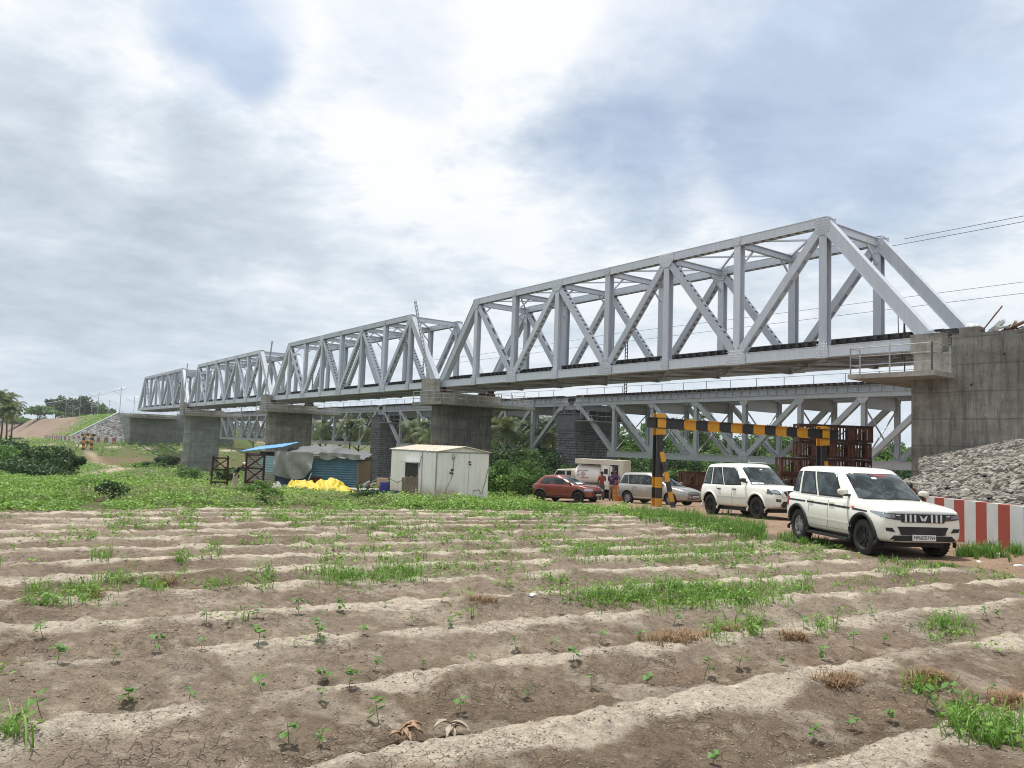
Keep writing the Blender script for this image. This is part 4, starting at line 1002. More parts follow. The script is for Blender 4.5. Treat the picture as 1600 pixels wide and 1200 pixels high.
# -------- silver people carrier
S3=dict(w=1.77,track=1.50,wb=2.75,r=.33,ww=.21,arch=.39,rim=(M['rims'],M['rims']),lip=None,
 st=[(-2.15,.45,.90,.74),(-2.12,.36,1.0,.82),(-1.95,.30,1.07,.86),(-1.35,.26,1.08,.88),(-.6,.25,1.07,.885),(.3,.25,1.05,.885),(1.0,.25,1.01,.885),(1.4,.25,.975,.88),(1.8,.25,.90,.85),(2.10,.26,.82,.81),(2.30,.28,.74,.74),(2.38,.34,.64,.64)],
 gh=dict(belt=(-2.08,1.50,1.0,.815),roof=(-1.92,.25,1.62,.66),crown=.10,fbow=.2),
 win=[[(.04,.22),(.205,.20),(.215,.86),(.10,.84)],[(.235,.17),(.46,.16),(.47,.88),(.245,.88)],[(.49,.15),(.77,.15),(.845,.86),(.50,.88)]],
 wsv=(.07,.92),seams=[(.95,.32,.75,1.0),(-.05,.32,-.05,1.0),(-.98,.70,-1.0,1.0)],handles=[(.12,.90),(-.82,.92)],mir=(.88,1.12),sill=None,
 side=[('side_strip','chrome',[(-.95,.37),(.95,.36),(.95,.39),(-.95,.40)])],
 corner=[('tail_light','redlens',-2.16,-1.95,.80,1.05),('headlight','lens',1.95,2.30,.66,.80)],
 front=[('headlight','lens',[(.45,.64),(.74,.69),(.76,.80),(.46,.745)],.012,True),('grille','lensd',[(-.34,.56),(.34,.56),(.42,.74),(-.42,.74)],.012,False,8),('grille_bar','chrome',[(-.36,.60),(.36,.60),(.36,.615),(-.36,.615)],.02,False,8),('grille_bar','chrome',[(-.38,.645),(.38,.645),(.38,.66),(-.38,.66)],.02,False,8),('grille_bar','chrome',[(-.40,.69),(.40,.69),(.40,.705),(-.40,.705)],.02,False,8),
  ('fog_lamp','lensd',[(.50,.38),(.66,.38),(.66,.45),(.50,.45)],.010,True),('bumper_intake','black',[(-.42,.36),(.42,.36),(.42,.42),(-.42,.42)],.010,False,8)])
s3,T,TR,h,l=vehicle('people_carrier','dusty silver people carrier parked behind the left post of the striped gantry','car',984,43.0,.70,.71,S3,M['silver_car'])
nplate(s3,T,0,.49,.50,.11)
# -------- copper red hatchback
S4=dict(w=1.70,track=1.48,wb=2.49,r=.30,ww=.19,arch=.36,rim=(M['rimb'],M['rimb']),lip=M['black'],
 st=[(-1.86,.45,.88,.66),(-1.82,.34,.96,.76),(-1.65,.28,1.00,.82),(-1.24,.25,1.00,.845),(-.5,.24,.98,.85),(.2,.24,.96,.85),(.8,.24,.94,.85),(1.2,.24,.92,.84),(1.55,.24,.86,.81),(1.82,.25,.78,.76),(1.98,.28,.68,.68),(2.03,.33,.58,.60)],
 gh=dict(belt=(-1.78,1.22,.92,.775),roof=(-1.30,.15,1.40,.60),crown=.09,fbow=.2,bulge=.03),
 win=[[(.16,.20),(.45,.16),(.44,.82),(.20,.80)],[(.50,.15),(.82,.13),(.86,.78),(.48,.83)]],
 wsv=(.08,.93),sticker=[(-.45,.0,.12,.30,'plate','sun_shade')],seams=[(.78,.32,.62,.92),(-.08,.32,-.08,.92),(-.95,.62,-1.0,.92)],handles=[(.08,.80),(-.82,.82)],mir=(.70,1.02),sill=(-.85,.85,.24,.34),
 corner=[('tail_light','redlens',-1.86,-1.66,.74,.95),('headlight','lens',1.62,1.96,.62,.76)],
 front=[('headlight','lens',[(.46,.58),(.70,.63),(.72,.74),(.48,.69)],.012,True),('grille','black',[(-.30,.44),(.30,.44),(.42,.62),(-.42,.62)],.014,False,8),('grille_badge','lens',[(-.05,.56),(.05,.56),(.05,.59),(-.05,.59)],.02,False,2),('bumper_intake','black',[(-.55,.29),(.55,.29),(.50,.37),(-.50,.37)],.012,False,8)])
s4,T,TR,h,l=vehicle('hatchback','copper red hatchback parked in front of the white fuel truck','car',848,44.0,.80,.60,S4,M['red_paint'])
nplate(s4,T,.0,.40,.50,.11)
# -------- fuel truck
def fuel_truck():
    X,_=at(856,50.5);hx,hy=-.91,.41
    x0,y0=X,50.5;ang=math.atan2(hy,hx)
    # origin: front axle centre; x forward
    ox,oy=x0+.6,y0+.5
    r=thing('fuel_truck','white fuel delivery truck with a cylindrical tank and open dispenser bay, behind the red hatchback','truck',(ox,oy,g1(ox,oy)),ang)
    W=.86
    # cab
    mb=MB();prof=[(.78,.45),(.80,.95),(.72,1.12),(-.02,1.22),(-.42,1.86),(-1.35,1.93),(-1.42,1.85),(-1.42,.45)]
    n=len(prof)
    def sect(y,sc): return [(a,y,b) for a,b in prof]
    mb.poly(sect(-W,1)+sect(W,1),[tuple(range(n)),tuple(range(2*n-1,n-1,-1))]+[(i,i+n,(i+1)%n+n,(i+1)%n) for i in range(n)])
    cab=mb.build('cab',M['cream'],r);bv=cab.modifiers.new('b','BEVEL');bv.width=.05;bv.segments=3;bv.limit_method='ANGLE'
    for sy in(-1,1):
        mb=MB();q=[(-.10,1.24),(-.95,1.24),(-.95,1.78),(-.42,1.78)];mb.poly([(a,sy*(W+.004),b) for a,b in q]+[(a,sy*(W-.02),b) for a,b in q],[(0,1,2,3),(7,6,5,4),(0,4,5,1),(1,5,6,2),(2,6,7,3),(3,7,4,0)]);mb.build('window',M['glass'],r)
        MB().b2(-1.36,-1.06,sy*(W-.02),sy*(W+.005),1.24,1.78).build('window',M['black'],r)
        MB().box((-.05,sy*(W+.16),1.38),(.08,.18,.26)).build('mirror',M['black'],r)
        MB().lathe([(.30,0),(.46,0),(.46,.16),(.30,.16)],24,'y',(0,sy*W-.08,.42)).build('wheel_arch',M['black'],r,smooth=40)
        MB().box((.795,sy*.6,.86),(.03,.30,.2)).build('headlight',M['lens'],r)
        wheel(r,0,sy*.74,.38,.22,M['rims'],sy);wheel(r,-3.25,sy*.74,.38,.24,M['rims'],sy)
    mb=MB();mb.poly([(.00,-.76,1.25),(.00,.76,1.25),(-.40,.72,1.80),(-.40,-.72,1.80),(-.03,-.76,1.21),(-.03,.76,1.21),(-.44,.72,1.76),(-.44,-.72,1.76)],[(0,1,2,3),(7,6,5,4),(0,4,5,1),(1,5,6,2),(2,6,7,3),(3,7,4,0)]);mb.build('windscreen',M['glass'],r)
    MB().b2(.0,.81,-.5,.5,.55,.9).build('grille',M['black'],r)
    MB().b2(.78,.92,-.86,.86,.38,.56).build('front_bumper',M['black'],r)
    MB().b2(-4.9,-1.3,-.40,.40,.55,.75).b2(-4.9,-1.5,-.84,.84,.74,.84).build('chassis',M['black'],r)
    mb=MB();pr=[(0,-3.3),(.55,-3.3),(.66,-3.2),(.68,-3.05),(.68,-1.8),(.66,-1.65),(.55,-1.55),(0,-1.55)]
    mb.lathe(pr,30,'x',(0,0,1.58));mb.v=[(a,b*1.22,1.58+(c-1.58)*1.0) for a,b,c in mb.v];tk=mb.build('tank',M['tank'],r,smooth=40)
    MB().b2(-4.75,-1.6,-.86,.86,2.28,2.58).build('top_walkway',M['cream'],r)
    mb=MB();mb.b2(-3.9,-3.32,-.9,.9,.85,2.27);mb.b2(-4.75,-4.45,-.9,.9,.85,2.276);mb.b2(-4.45,-3.9,-.5,-.46,.85,2.27);mb.b2(-4.75,-3.32,-.9,.9,.76,.85)
    mb.build('dispenser_bay',M['cream'],r)
    # dispenser unit faces +y side (towards the camera)
    for sy in(-1,1):
        MB().b2(-4.05,-3.93,sy*.2,sy*.93,1.0,2.2).build('bay_door',M['tank'],r)
        mbx=MB().b2(-3.85,-3.45,sy*.905,sy*.915,1.0,2.2);mbx.build('panel',M['tank'],r)
        MB().b2(-3.78,-3.55,sy*.916,sy*.93,1.70,2.02).build('meter',M['black'],r)
        mb=MB();mb.tube([(-4.2,sy*.7,2.0),(-4.25,sy*.85,1.6),(-4.2,sy*.88,1.2),(-4.1,sy*.85,1.0),(-4.0,sy*.85,1.3)],.03,6);mb.build('hose',M['black'],r)
        # emblem diamond on the tank
        yy=sy*(.68*1.22+.004);
        for sc,m_ in((.17,'redlens'),(.12,'plate'),(.06,'redlens')):
            MB().poly([(-2.15+sc,yy,1.63),(-2.15,yy,1.63+sc),(-2.15-sc,yy,1.63),(-2.15,yy,1.63-sc),(-2.15,yy-sy*.2,1.63)],[(0,1,2,3),(0,1,4),(1,2,4),(2,3,4),(3,0,4)]).build('emblem',M[m_],r);yy+=sy*.004
        for i,(z_,a,b) in enumerate(((1.86,-1.75,-2.45),(1.74,-1.72,-1.88),(1.56,-1.76,-1.92),(1.40,-2.0,-2.5),(1.48,-1.74,-1.86))): MB().b2(b,a,sy*(.68*1.18),sy*(.68*1.22+.003),z_,z_+.03).build('tank_stripe',M['c_blue'] if i in(2,) else M['redlens'],r)
        MB().b2(-3.3,-1.6,sy*.80,sy*.88,.86,1.0).build('skirt',M['cream'],r)
        MB().b2(-2.9,-1.9,sy*.60,sy*.84,.45,.72).build('tool_box',M['cream'],r)
    MB().b2(-4.80,-4.76,-.85,-.6,1.45,1.75).b2(-4.80,-4.76,.6,.85,1.45,1.75).build('tail_light',M['redlens'],r)
    MB().b2(-4.85,-4.70,-.8,.8,.48,.60).build('rear_bumper',M['wred'],r)
fuel_truck()
# ================================================================== GANTRY
def striped(mb,p0,p1,w,h,n,side=(0,1,0),first=0):
    p0=Vector(p0);p1=Vector(p1);ps=[p0.lerp(p1,k/n) for k in range(n+1)]
    for k in range(n): mb.beam(ps[k],ps[k+1],w,h,side,mi=(k+first)%2)
def gantry(name,label,A,B,H,big=True):
    (ax,ay),(bx,by)=A,B;z0,z1=g1(ax,ay)-.1,g1(bx,by)-.1;L=math.hypot(bx-ax,by-ay);rz=math.atan2(by-ay,bx-ax)
    r=thing(name,label,'height gauge',(ax,ay,z0),rz);dz=z1-z0;mm=[M['yel'],M['blk']]
    H1=H
    for x,zb in((0,0),(L,dz)):
        sgn=1 if x==0 else 1
        mb=MB();top=H1+ (0 if x==0 else (dz if big else dz))
        n=9 if x==0 else 9
        ps=[(x,0,zb+(top-zb)*k/n) for k in range(n+1)]
        seq=[0,1,0,1,1,1,1,0,0] if big else [1,1,0,0,0,1,1,0,1]
        for k in range(n):
            for yy in((-.16,.16) if big else (-.09,.09)): mb.beam(ps[k],ps[k+1],.05,.40 if k>6 else .36,(0,1,0),mi=seq[k],off=(yy,0))
            mb.beam(ps[k],ps[k+1],.27 if big else .13,.06,(0,1,0),mi=seq[k])
        mb.build('post',mm,r)
        if big:
            mb=MB();a=(x+.62,-.55,zb-.1);b=(x+.10,-.16,zb+(top-zb)*.60);striped(mb,a,b,.24,.06,6,(1,0,0),1);mb.build('prop',mm,r)
        mb=MB().b2(x-.16,x+.16,-.16,.16,top+.002,top+.03).b2(x-.23,x+.23,-.31,-.285,top-.95,top-.0);mb.build('top_plate',M['yel'],r)
    zc=H1-.42;zc2=H1+dz-.42;mb=MB();n=15
    e=.75;p0=Vector((-e,-.28,zc));p1=Vector((L+.9,-.28,zc2+.02));N_=17
    for k in range(N_):
        a=p0.lerp(p1,k/N_);b=p0.lerp(p1,(k+1)/N_);mi=1 if (k%2==0 or k<3 or k>13) else 0
        mb.beam(a,b,.03,.47,(0,1,0),mi=mi,off=(.07,0));mb.beam(a,b,.16,.04,(0,1,0),mi=mi,off=(0,.23));mb.beam(a,b,.16,.04,(0,1,0),mi=mi,off=(0,-.23))
    mb.build('crossbeam',mm,r)
A=at(1028,37);B=at(1284,40.5)
gantry('height_gantry','black and yellow striped height gauge frame standing over the track behind the SUVs',A,B,4.45)
def far_gantry():
    a=at(130,185);b=at(142,186);z=g1(*a);r=thing('height_gantry','small distant yellow and black gauge frame before the stone slope','height gauge',(*a,z),.05);mm=[M['yel'],M['blk']]
    for x in(0,1.9):
        mb=MB();striped(mb,(x,0,-.3),(x,0,3.5),.5,.5,6,first=1);mb.build('post',mm,r)
        mb=MB();striped(mb,(x-1.6,-.2,-.1),(x-.2,-.1,2.2),.2,.2,6,first=1);mb.build('prop',mm,r)
    mb=MB();striped(mb,(-.6,0,3.5),(2.5,0,3.5),.5,.5,5,first=1);striped(mb,(.2,0,1.6),(1.7,0,1.6),.3,.9,3,first=0);mb.build('crossbeam',mm,r)
far_gantry()
# ================================================================== RUSTY CRIBS
def crib():
    r=thing('steel_crib','','steel crib',(0,0,0),0,'rusty steel staging cribs stacked behind the gantry');S=1.0;H=.93
    mb=MB()
    for x in(-.5,.5):
        for y in(-.5,.5):
            mb=MB();mb.b2(x-.12*(x>0),x+.12*(x<0),y-.02,y+.02,0,H);mb.b2(x-.021,x+.021,y-.12*(y>0),y+.12*(y<0),.002,H-.002);mb.build('corner_post',M['rust'],r)
    for z in(.07,H-.07):
        mb=MB()
        for y in(-.5,.5): mb.b2(-.48,.48,y-.03,y+.03,z-.065,z+.065)
        for x in(-.5,.5): mb.b2(x-.03,x+.03,-.46,.46,z-.062,z+.062)
        mb.build('frame_rail',M['rustd'],r)
    mb=MB()
    for x in(-.27,.27):
        mb.b2(x-.05,x+.05,-.50,-.46,.13,H-.13);mb.b2(x-.04,x+.04,.46,.50,.13,H-.13)
    for y in(-.2,.25): mb.b2(-.5,-.47,y-.05,y+.05,.13,H-.13);mb.b2(.47,.5,y-.04,y+.04,.13,H-.13)
    mb.beam((-.45,.0,.1),(.45,.02,H-.1),.05,.05);mb.build('web_plate',M['rust'],r)
    mb=MB()
    for x in(-.44,.44):
        pass
    mb.build('bolt_holes',M['blk'],r) if 0 else None
    return r
cb=crib();first=True
ox,oy=at(1230,43.5);zb=g1(ox,oy)
cn=['leftmost','second','third','fourth','fifth'];rn=['bottom','second','third','fourth','top']
hs=[3,5,5,5,5]
for c_ in range(5):
    for k in range(hs[c_]):
        lab='rusty steel crib, %s layer of the %s column of the stack behind the gantry'%(rn[k] if not(c_==0 and k==2) else 'uppermost',cn[c_])
        loc=(ox+c_*1.04+rnd.uniform(-.03,.03)+(.05 if k==4 and c_==4 else 0),oy+rnd.uniform(-.08,.08)+c_*.1,zb+.02+k*.945);rz=rnd.uniform(-.05,.05)
        if first: cb.location=loc;cb.rotation_euler[2]=rz;cb['label']=lab;first=False
        else: copytree(cb,loc,rz,lab)
for i,(p,Y) in enumerate(((1078,48.5),(1099,48.9))):
    x,y=at(p,Y)
    for k in range(2): copytree(cb,(x,y,g1(x,y)+k*.945),.3,'rusty crib %s, %s of the pair right of the silver people carrier'%(('below','on top')[k],('left','right')[i]))
# ================================================================== LATTICE TOWERS
def tower(name,label,px,Y,w,H,dense,seed):
    x,y=at(px,Y);r=thing(name,label,'steel frame',(x,y,g1(x,y)-.1),.35,'rusty lattice frames standing in the weeds');rg=random.Random(seed)
    mb=MB()
    for a in(-w,w):
        for b in(-w*.8,w*.8): mb.beam((a,b,0),(a+rg.uniform(-.04,.04),b,H+.1),.08,.08,(1,0,0))
    mb.build('leg',M['rustd'],r)
    mb=MB()
    for z in(.25,H*.34,H*.68,H):
        mb=MB()
        for b in(-w*.8,w*.8): mb.beam((-w,b,z),(w,b,z+rg.uniform(-.03,.03)),.05,.06,(0,1,0))
        for a in(-w,w): mb.beam((a,-w*.8,z),(a,w*.8,z),.05,.06,(1,0,0))
        mb.build('ring',M['rustd'],r)
    mb=MB()
    for k in range(3):
        z0,z1=(.25,H*.34,H*.68,H)[k:k+2]
        if dense or k!=1:
            for b in(-w*.8,w*.8): mb.beam((-w,b,z0),(w,b,z1),.035,.035,(0,1,0));mb.beam((w,b,z0),(-w,b+.02,z1),.035,.035,(0,1,0))
            for a in(-w,w): mb.beam((a,-w*.8,z0),(a,w*.8,z1),.03,.03,(1,0,0))
    mb.build('bracing',M['rustd'],r)
tower('lattice_tower','rusty lattice frame at left with open middle, in front of the tall grey pier',346,37,.36,1.72,False,2)
tower('lattice_tower','heavily braced rusty lattice frame just left of the tin shed',400.5,35.5,.38,1.85,True,3)
# ================================================================== CABIN
def cabin():
    X,_=at(683,38);x0,y0=X,38.0;ang=math.atan2(.66,.75)
    r=thing('site_cabin','white sheet-metal site cabin with a dark window and rust stain','cabin',(x0,y0,g1(x0,y0)-.05),ang)
    W,L,H=3.3,4.0,2.42   # local x along the gable wall, y along the window wall
    wm=mat('cabin_sheet',(.70,.69,.64),.55);n=N(wm);v=n.tc()
    g=n.noise(n.tc(scale=(3,3,.3)),1.6,5,.7);c=n.mix(n.ramp(g,(.50,0.),(.78,.55)),(.84,.83,.78),(.50,.46,.40))
    sx=n.n('ShaderNodeSeparateXYZ');n.l(v,sx.inputs[0])
    rz=n.ramp(sx.outputs[2],(.15,1.),(.85,0.));
    xr=n.n('ShaderNodeMapRange');xr.inputs[1].default_value=1.3;xr.inputs[2].default_value=0.;n.l(sx.outputs[0],xr.inputs[0])
    mu=n.n('ShaderNodeMath',operation='MULTIPLY');n.l(rz,mu.inputs[0]);n.l(n.ramp(n.noise(v,1.7,4),(.25,.3),(.6,1.)),mu.inputs[1])
    mu2=n.n('ShaderNodeMath',operation='MULTIPLY');n.l(mu.outputs[0],mu2.inputs[0]);xm=n.n('ShaderNodeMapRange');xm.inputs[1].default_value=0;xm.inputs[2].default_value=2.2;n.l(sx.outputs[0],xm.inputs[0]);n.l(n.ramp(xm.outputs[0],(0.,.6),(.08,1.),(.5,.9),(.72,0.)),mu2.inputs[1])
    c=n.mix(mu2.outputs[0],c,(.36,.14,.05));n.col(c);n.bump(n.noise(v,3,3),.15,.02)
    mb=MB();mb.b2(0,W,0,L,.12,H)
    # gable triangle
    k=.22;mb.poly([(0,.0,H+.001),(W,.0,H+.001),(W/2,.0,H+k),(0,L,H+.001),(W,L,H+.001),(W/2,L,H+k)],[(0,1,2),(5,4,3)])
    # ribs of the sheeting
    y=.0
    for q in range(22): xx=.08+q*(W-.16)/21;mb.b2(xx-.02,xx+.02,-.007,.0,.14,H-.03)
    for q in range(27): yy=.08+q*(L-.16)/26;mb.b2(-.007,0,yy-.02,yy+.02,.14,H-.03)
    mb.build('wall',wm,r)
    MB().b2(.02,W-.02,-.024,-.018,H-.06,H).b2(-.03,-.018,.02,L-.02,H-.06,H).b2(-.03,.03,-.03,.03,.12,H-.07).b2(2.0,2.02,-.012,-.007,.12,H-.06).b2(-.026,-.018,1.15,1.2,.12,H-.06).build('trim',M['galv'],r)
    mb=MB();e=.14
    for s in(-1,1):
        xa=W/2;xb=W/2+s*(W/2+.06);za,zb=H+k+.03,H-.01
        mb.poly([(xa,-e,za),(xb,-e,zb),(xb,L+e,zb),(xa,L+e,za),(xa,-e,za+.03),(xb,-e,zb+.03),(xb,L+e,zb+.03),(xa,L+e,za+.03)],[(0,1,2,3),(7,6,5,4),(0,4,5,1),(1,5,6,2),(2,6,7,3),(3,7,4,0)])
        for q in range(14):
            yy=-e+.1+q*(L+2*e-.2)/13;mb.beam((xa,yy,za+.035),(xb,yy,zb+.035),.03,.03,(0,1,0))
    rm=varied('cabin_roof',(.74,.70,.62),(.56,.46,.37),1.6,.6,0,.1)
    mb.build('roof',rm,r)
    w=MB().b2(-.03,.06,1.55,2.55,.66,1.76).build('window',M['black'],r)
    MB().b2(-.30,-.02,1.45,2.70,1.80,1.84).build('window_hood',M['wwhite'],r)
    MB().b2(-.05,-.031,1.55,2.55,1.2,1.23).b2(-.05,-.031,1.5,1.55,.63,1.79).b2(-.05,-.031,2.55,2.6,.63,1.79).build('window_frame',M['dsteel'],r)
    MB().b2(-.05,.0,1.25,L,-.1,.30).b2(.3,W-.1,.1,.3,-.2,.12).b2(.3,W-.1,L-.4,L-.2,-.2,.12).build('base_skid',M['c_blue'],r)
    for (xx,zz,sz,m_) in((1.05,2.28,.22,'wwhite'),(1.0,2.12,.14,'galv'),(2.02,1.95,.10,'blk'),(2.06,1.83,.09,'blk'),(.95,1.55,.12,'dsteel'),(.85,1.4,.10,'dsteel'),(.98,1.35,.08,'blk')):
        MB().b2(xx-sz/2,xx+sz/2,-.08,-.018,zz-sz/2,zz+sz/2*.4).build('wall_fitting',M[m_],r)
    sm_=MB().b2(.70,1.10,-.022,-.0185,1.15,1.72);
    for pts in ([(1.05,-.03,2.1),(1.0,-.03,1.5),(.95,-.04,1.2),(.75,-.04,.8),(.62,-.04,.55),(.6,-.05,.2)],[(3.25,-.04,1.6),(3.1,-.05,1.0),(2.95,-.05,.6),(2.9,-.05,.3)],[(-.03,1.2,2.2),(-.04,1.3,1.9),(-.04,1.4,1.6)],[(-.03,3.9,.85),(-.05,3.3,.72),(-.04,2.7,.9)],[(2.3,-.04,.2),(2.35,-.04,.5),(2.7,-.05,.55),(2.85,-.05,.3)]):
        MB().tube(pts,.012,5).build('cable',M['blk'],r)
    return r
cb2=cabin()
def ploc(px,Y,dz=0): x,y=at(px,Y);return (x,y,g1(x,y)+dz)
o=MB()
for k in range(6): o.b2(-.40+k*.135,-.28+k*.135,-.02,.02,0,1.15+.06*(k%2))
o.b2(-.4,.4,.02,.05,.3,.38).b2(-.4,.4,.02,.05,.85,.93)
o=o.build('plank_panel',varied('old_plank',(.14,.10,.075),(.30,.23,.18),14,.9,0,.4,scale=(6,6,.6)));o.location=ploc(644,37.9,-.05);o.rotation_euler=(.12,0,2.3-math.pi/2-.8);tag(o,'weathered plank panel leaning below the cabin window','plank panel')
mb=MB().lathe([(0,0),(.25,0),(.27,.05),(.25,.1),(.26,.45),(.25,.78),(.22,.85),(0,.85)],20,'z');o=mb.build('blue_drum',mat('blue_plastic',(.015,.02,.16),.45),smooth=30);o.location=ploc(604,38.2,-.05);tag(o,'blue plastic drum in the weeds left of the cabin','drum')
for i,(p,s,lab) in enumerate(((594,.30,'pale bundle left of the blue drum'),(616,.34,'white sack right of the blue drum'),(627,.36,'larger white sack at the foot of the cabin'))):
    mb=MB().lathe([(0,0),(.9,.05),(1,.3),(.8,.6),(.3,.78),(0,.8)],9,'z');mb.v=[(a*s*rnd.uniform(.9,1.1),b*s*.8*rnd.uniform(.9,1.1),c*s*rnd.uniform(.85,1.1)) for a,b,c in mb.v];o=mb.build('sack',M['c_white'],smooth=True);o.location=ploc(p,38.0+.1*i,-.03);tag(o,lab,'sack')
# ================================================================== TIN SHED
def corr(mb,p0,p1,z0,z1,mi=0,pitch=.16,amp=.03,tilt=(0,0)):
    """horizontally corrugated sheet between plan points, heights z0..z1"""
    a=Vector((*p0,0));b=Vector((*p1,0));d=(b-a).normalized();nn=Vector((d.y,-d.x,0));n=max(2,int((z1-z0)/pitch*2))
    vs=[];th=.012
    for k in range(n+1):
        z=z0+(z1-z0)*k/n;o=amp if k%2 else 0
        for e,p in enumerate((a,b)): q=p+nn*o;vs.append((q.x,q.y,z));q=q-nn*th;vs.append((q.x,q.y,z))
    fs=[]
    for k in range(n):
        i=4*k;fs+=[(i,i+2,i+6,i+4),(i+1,i+5,i+7,i+3),(i,i+4,i+5,i+1),(i+2,i+3,i+7,i+6)]
    mb.poly(vs,fs,mi)
blueS=varied('blue_sheet',(.045,.13,.20),(.10,.19,.25),2.5,.55,0,.1);paleS=varied('pale_blue_sheet',(.28,.42,.44),(.20,.32,.35),2,.6);greyS=varied('grey_sheet',(.30,.28,.23),(.22,.20,.16),2.2,.7);darkS=varied('dark_blue_sheet',(.03,.07,.13),(.06,.10,.15),2,.6)
def shed():
    Y=47;A=ploc(384,49);B=ploc(432,47);C_=ploc(560,47.5)
    z=g1(B[0],B[1])-.1
    r=thing('tin_shed','patched corrugated tin shed with a blue roof sheet and grey tarpaulin','shed',(B[0],B[1],z));r.scale=(1,1,.87)
    rel=lambda p:(p[0]-B[0],p[1]-B[1])
    a,b,c=rel(A),(0,0),rel(C_)
    m1=(a[0]*.52,a[1]*.52)
    mb=MB();corr(mb,a,m1,0,2.45);mb.build('wall_sheet',greyS,r)
    mb=MB();corr(mb,m1,b,1.15,2.32);mb.build('wall_sheet',paleS,r)
    mb=MB();corr(mb,m1,b,0,1.13);mb.build('wall_sheet',greyS,r)
    MB().b2(m1[0],b[0],m1[1]+.05,m1[1]+.1,2.33,2.6).build('gap_board',M['black'],r)
    s1=(c[0]*.42,c[1]*.42);s2=(c[0]*.58,c[1]*.58)
    mb=MB();corr(mb,(b[0]+.02,b[1]+.1),s1,0,1.9);mb.build('wall_sheet',darkS,r)
    mb=MB();corr(mb,s1,s2,0,1.0);mb.build('wall_sheet',M['rust'],r)
    mb=MB();corr(mb,(s1[0],s1[1]+.05),c,.02,2.25);mb.build('wall_sheet',blueS,r)
    ex=(c[0]+.62,c[1]+.9);mb=MB()
    for k in range(8): p=[c[0]+(ex[0]-c[0])*k/8,c[1]+(ex[1]-c[1])*k/8];mb.b2(p[0],p[0]+.09,p[1]-.02,p[1]+.05,0,2.1+.06*(k%3))
    mb.build('board_end_wall',varied('shed_board',(.20,.14,.10),(.30,.22,.16),9,.9,0,.3,scale=(5,5,.5)),r)
    mb=MB();corr(mb,(a[0]-.1,a[1]+3.2),(c[0]+.4,c[1]+3.0),0,2.4);mb.build('wall_sheet',greyS,r)
    bl=varied('blue_roof',(.05,.20,.50),(.10,.30,.58),2,.5)
    mb=MB();n=14;vs=[]
    for k in range(n+1):
        f=k/n;x=a[0]-.35+(b[0]+.45-a[0]+.35)*f;y=a[1]-.35+(b[1]-a[1])*f;zz=2.50+.50*f+(.02 if k%2 else 0)
        vs+=[(x,y,zz),(x+.1,y+3.4,zz+.35),(x,y,zz-.03),(x+.1,y+3.4,zz+.32)]
    fs=[]
    for k in range(n): i=4*k;fs+=[(i,i+4,i+5,i+1),(i+2,i+3,i+7,i+6),(i,i+2,i+6,i+4),(i+1,i+5,i+7,i+3)]
    mb.poly(vs,fs);mb.build('roof_sheet',bl,r)
    # tarpaulin roof and hanging flap
    tarp=varied('grey_tarp',(.19,.205,.19),(.28,.29,.27),2.5,.75,0,.5,.03);tarpd=varied('dark_tarp',(.07,.075,.08),(.13,.135,.14),2.5,.8,0,.5,.03)
    def cloth(nm,m_,f,nu=46,nv=18):
        vs=[f(i/nu,j/nv) for j in range(nv+1) for i in range(nu+1)];k=len(vs)
        vs2=[(x,y+.015,z_-.012) for x,y,z_ in vs];w=nu+1
        fs=[(j*w+i,j*w+i+1,(j+1)*w+i+1,(j+1)*w+i) for j in range(nv) for i in range(nu)]
        fs+=[tuple(k+q for q in f_[::-1]) for f_ in fs]
        return obj(nm,vs+vs2,fs,m_,r,True)
    def fz(x,y,s): return float(fbm(x,y,3,s))-.5
    def roofc(u,v):
        x=b[0]+.05+(c[0]+.35-b[0])*u;y=c[1]*u-.35+v*3.6
        return (x,y,2.55+.18*math.sin(u*2.6+.2)*(.6+v)+.30*v+.26*fz(u*9,v*4,3)+.03*math.sin(u*40+9*v)-(.28*u if u>.6 else .0))
    cloth('roof_tarp',tarpd,roofc)
    def flap(u,v):
        x=b[0]+.02+(c[0]*.47)*u;drop=1.55+.32*math.sin(u*3.1)-(.5*max(0,u-.78)*4)
        z_=2.72-.05*u-drop*v+.05*fz(u*14,v*3,8)
        fold=.17*math.sin(u*21+3.5*math.sin(v*1.9+u*2.6))*(.25+v)+.10*fz(u*16,v*5,12)
        return (x,c[1]*.47*u-.40-.12*math.sin(v*1.5)+fold*.8,z_)
    cloth('tarp_flap',tarp,flap,80,20)
    def edge(u,v):
        x=c[0]*(.55+.50*u);z_=2.74-.10*u+.06*fz(u*10,v,5)-(.42-.16*u)*v*(1+.35*math.sin(u*9));return (x,c[1]*.8-.42+.06*math.sin(u*22)*v,z_)
    cloth('tarp_edge',tarp,edge,40,8)
    MB().tube([(s1[0]+.3,-.55,1.3),(s1[0]+.1,-.6,.6),(s1[0]+.05,-.55,0)],.03,5).build('prop_pole',M['wwhite'],r)
shed()
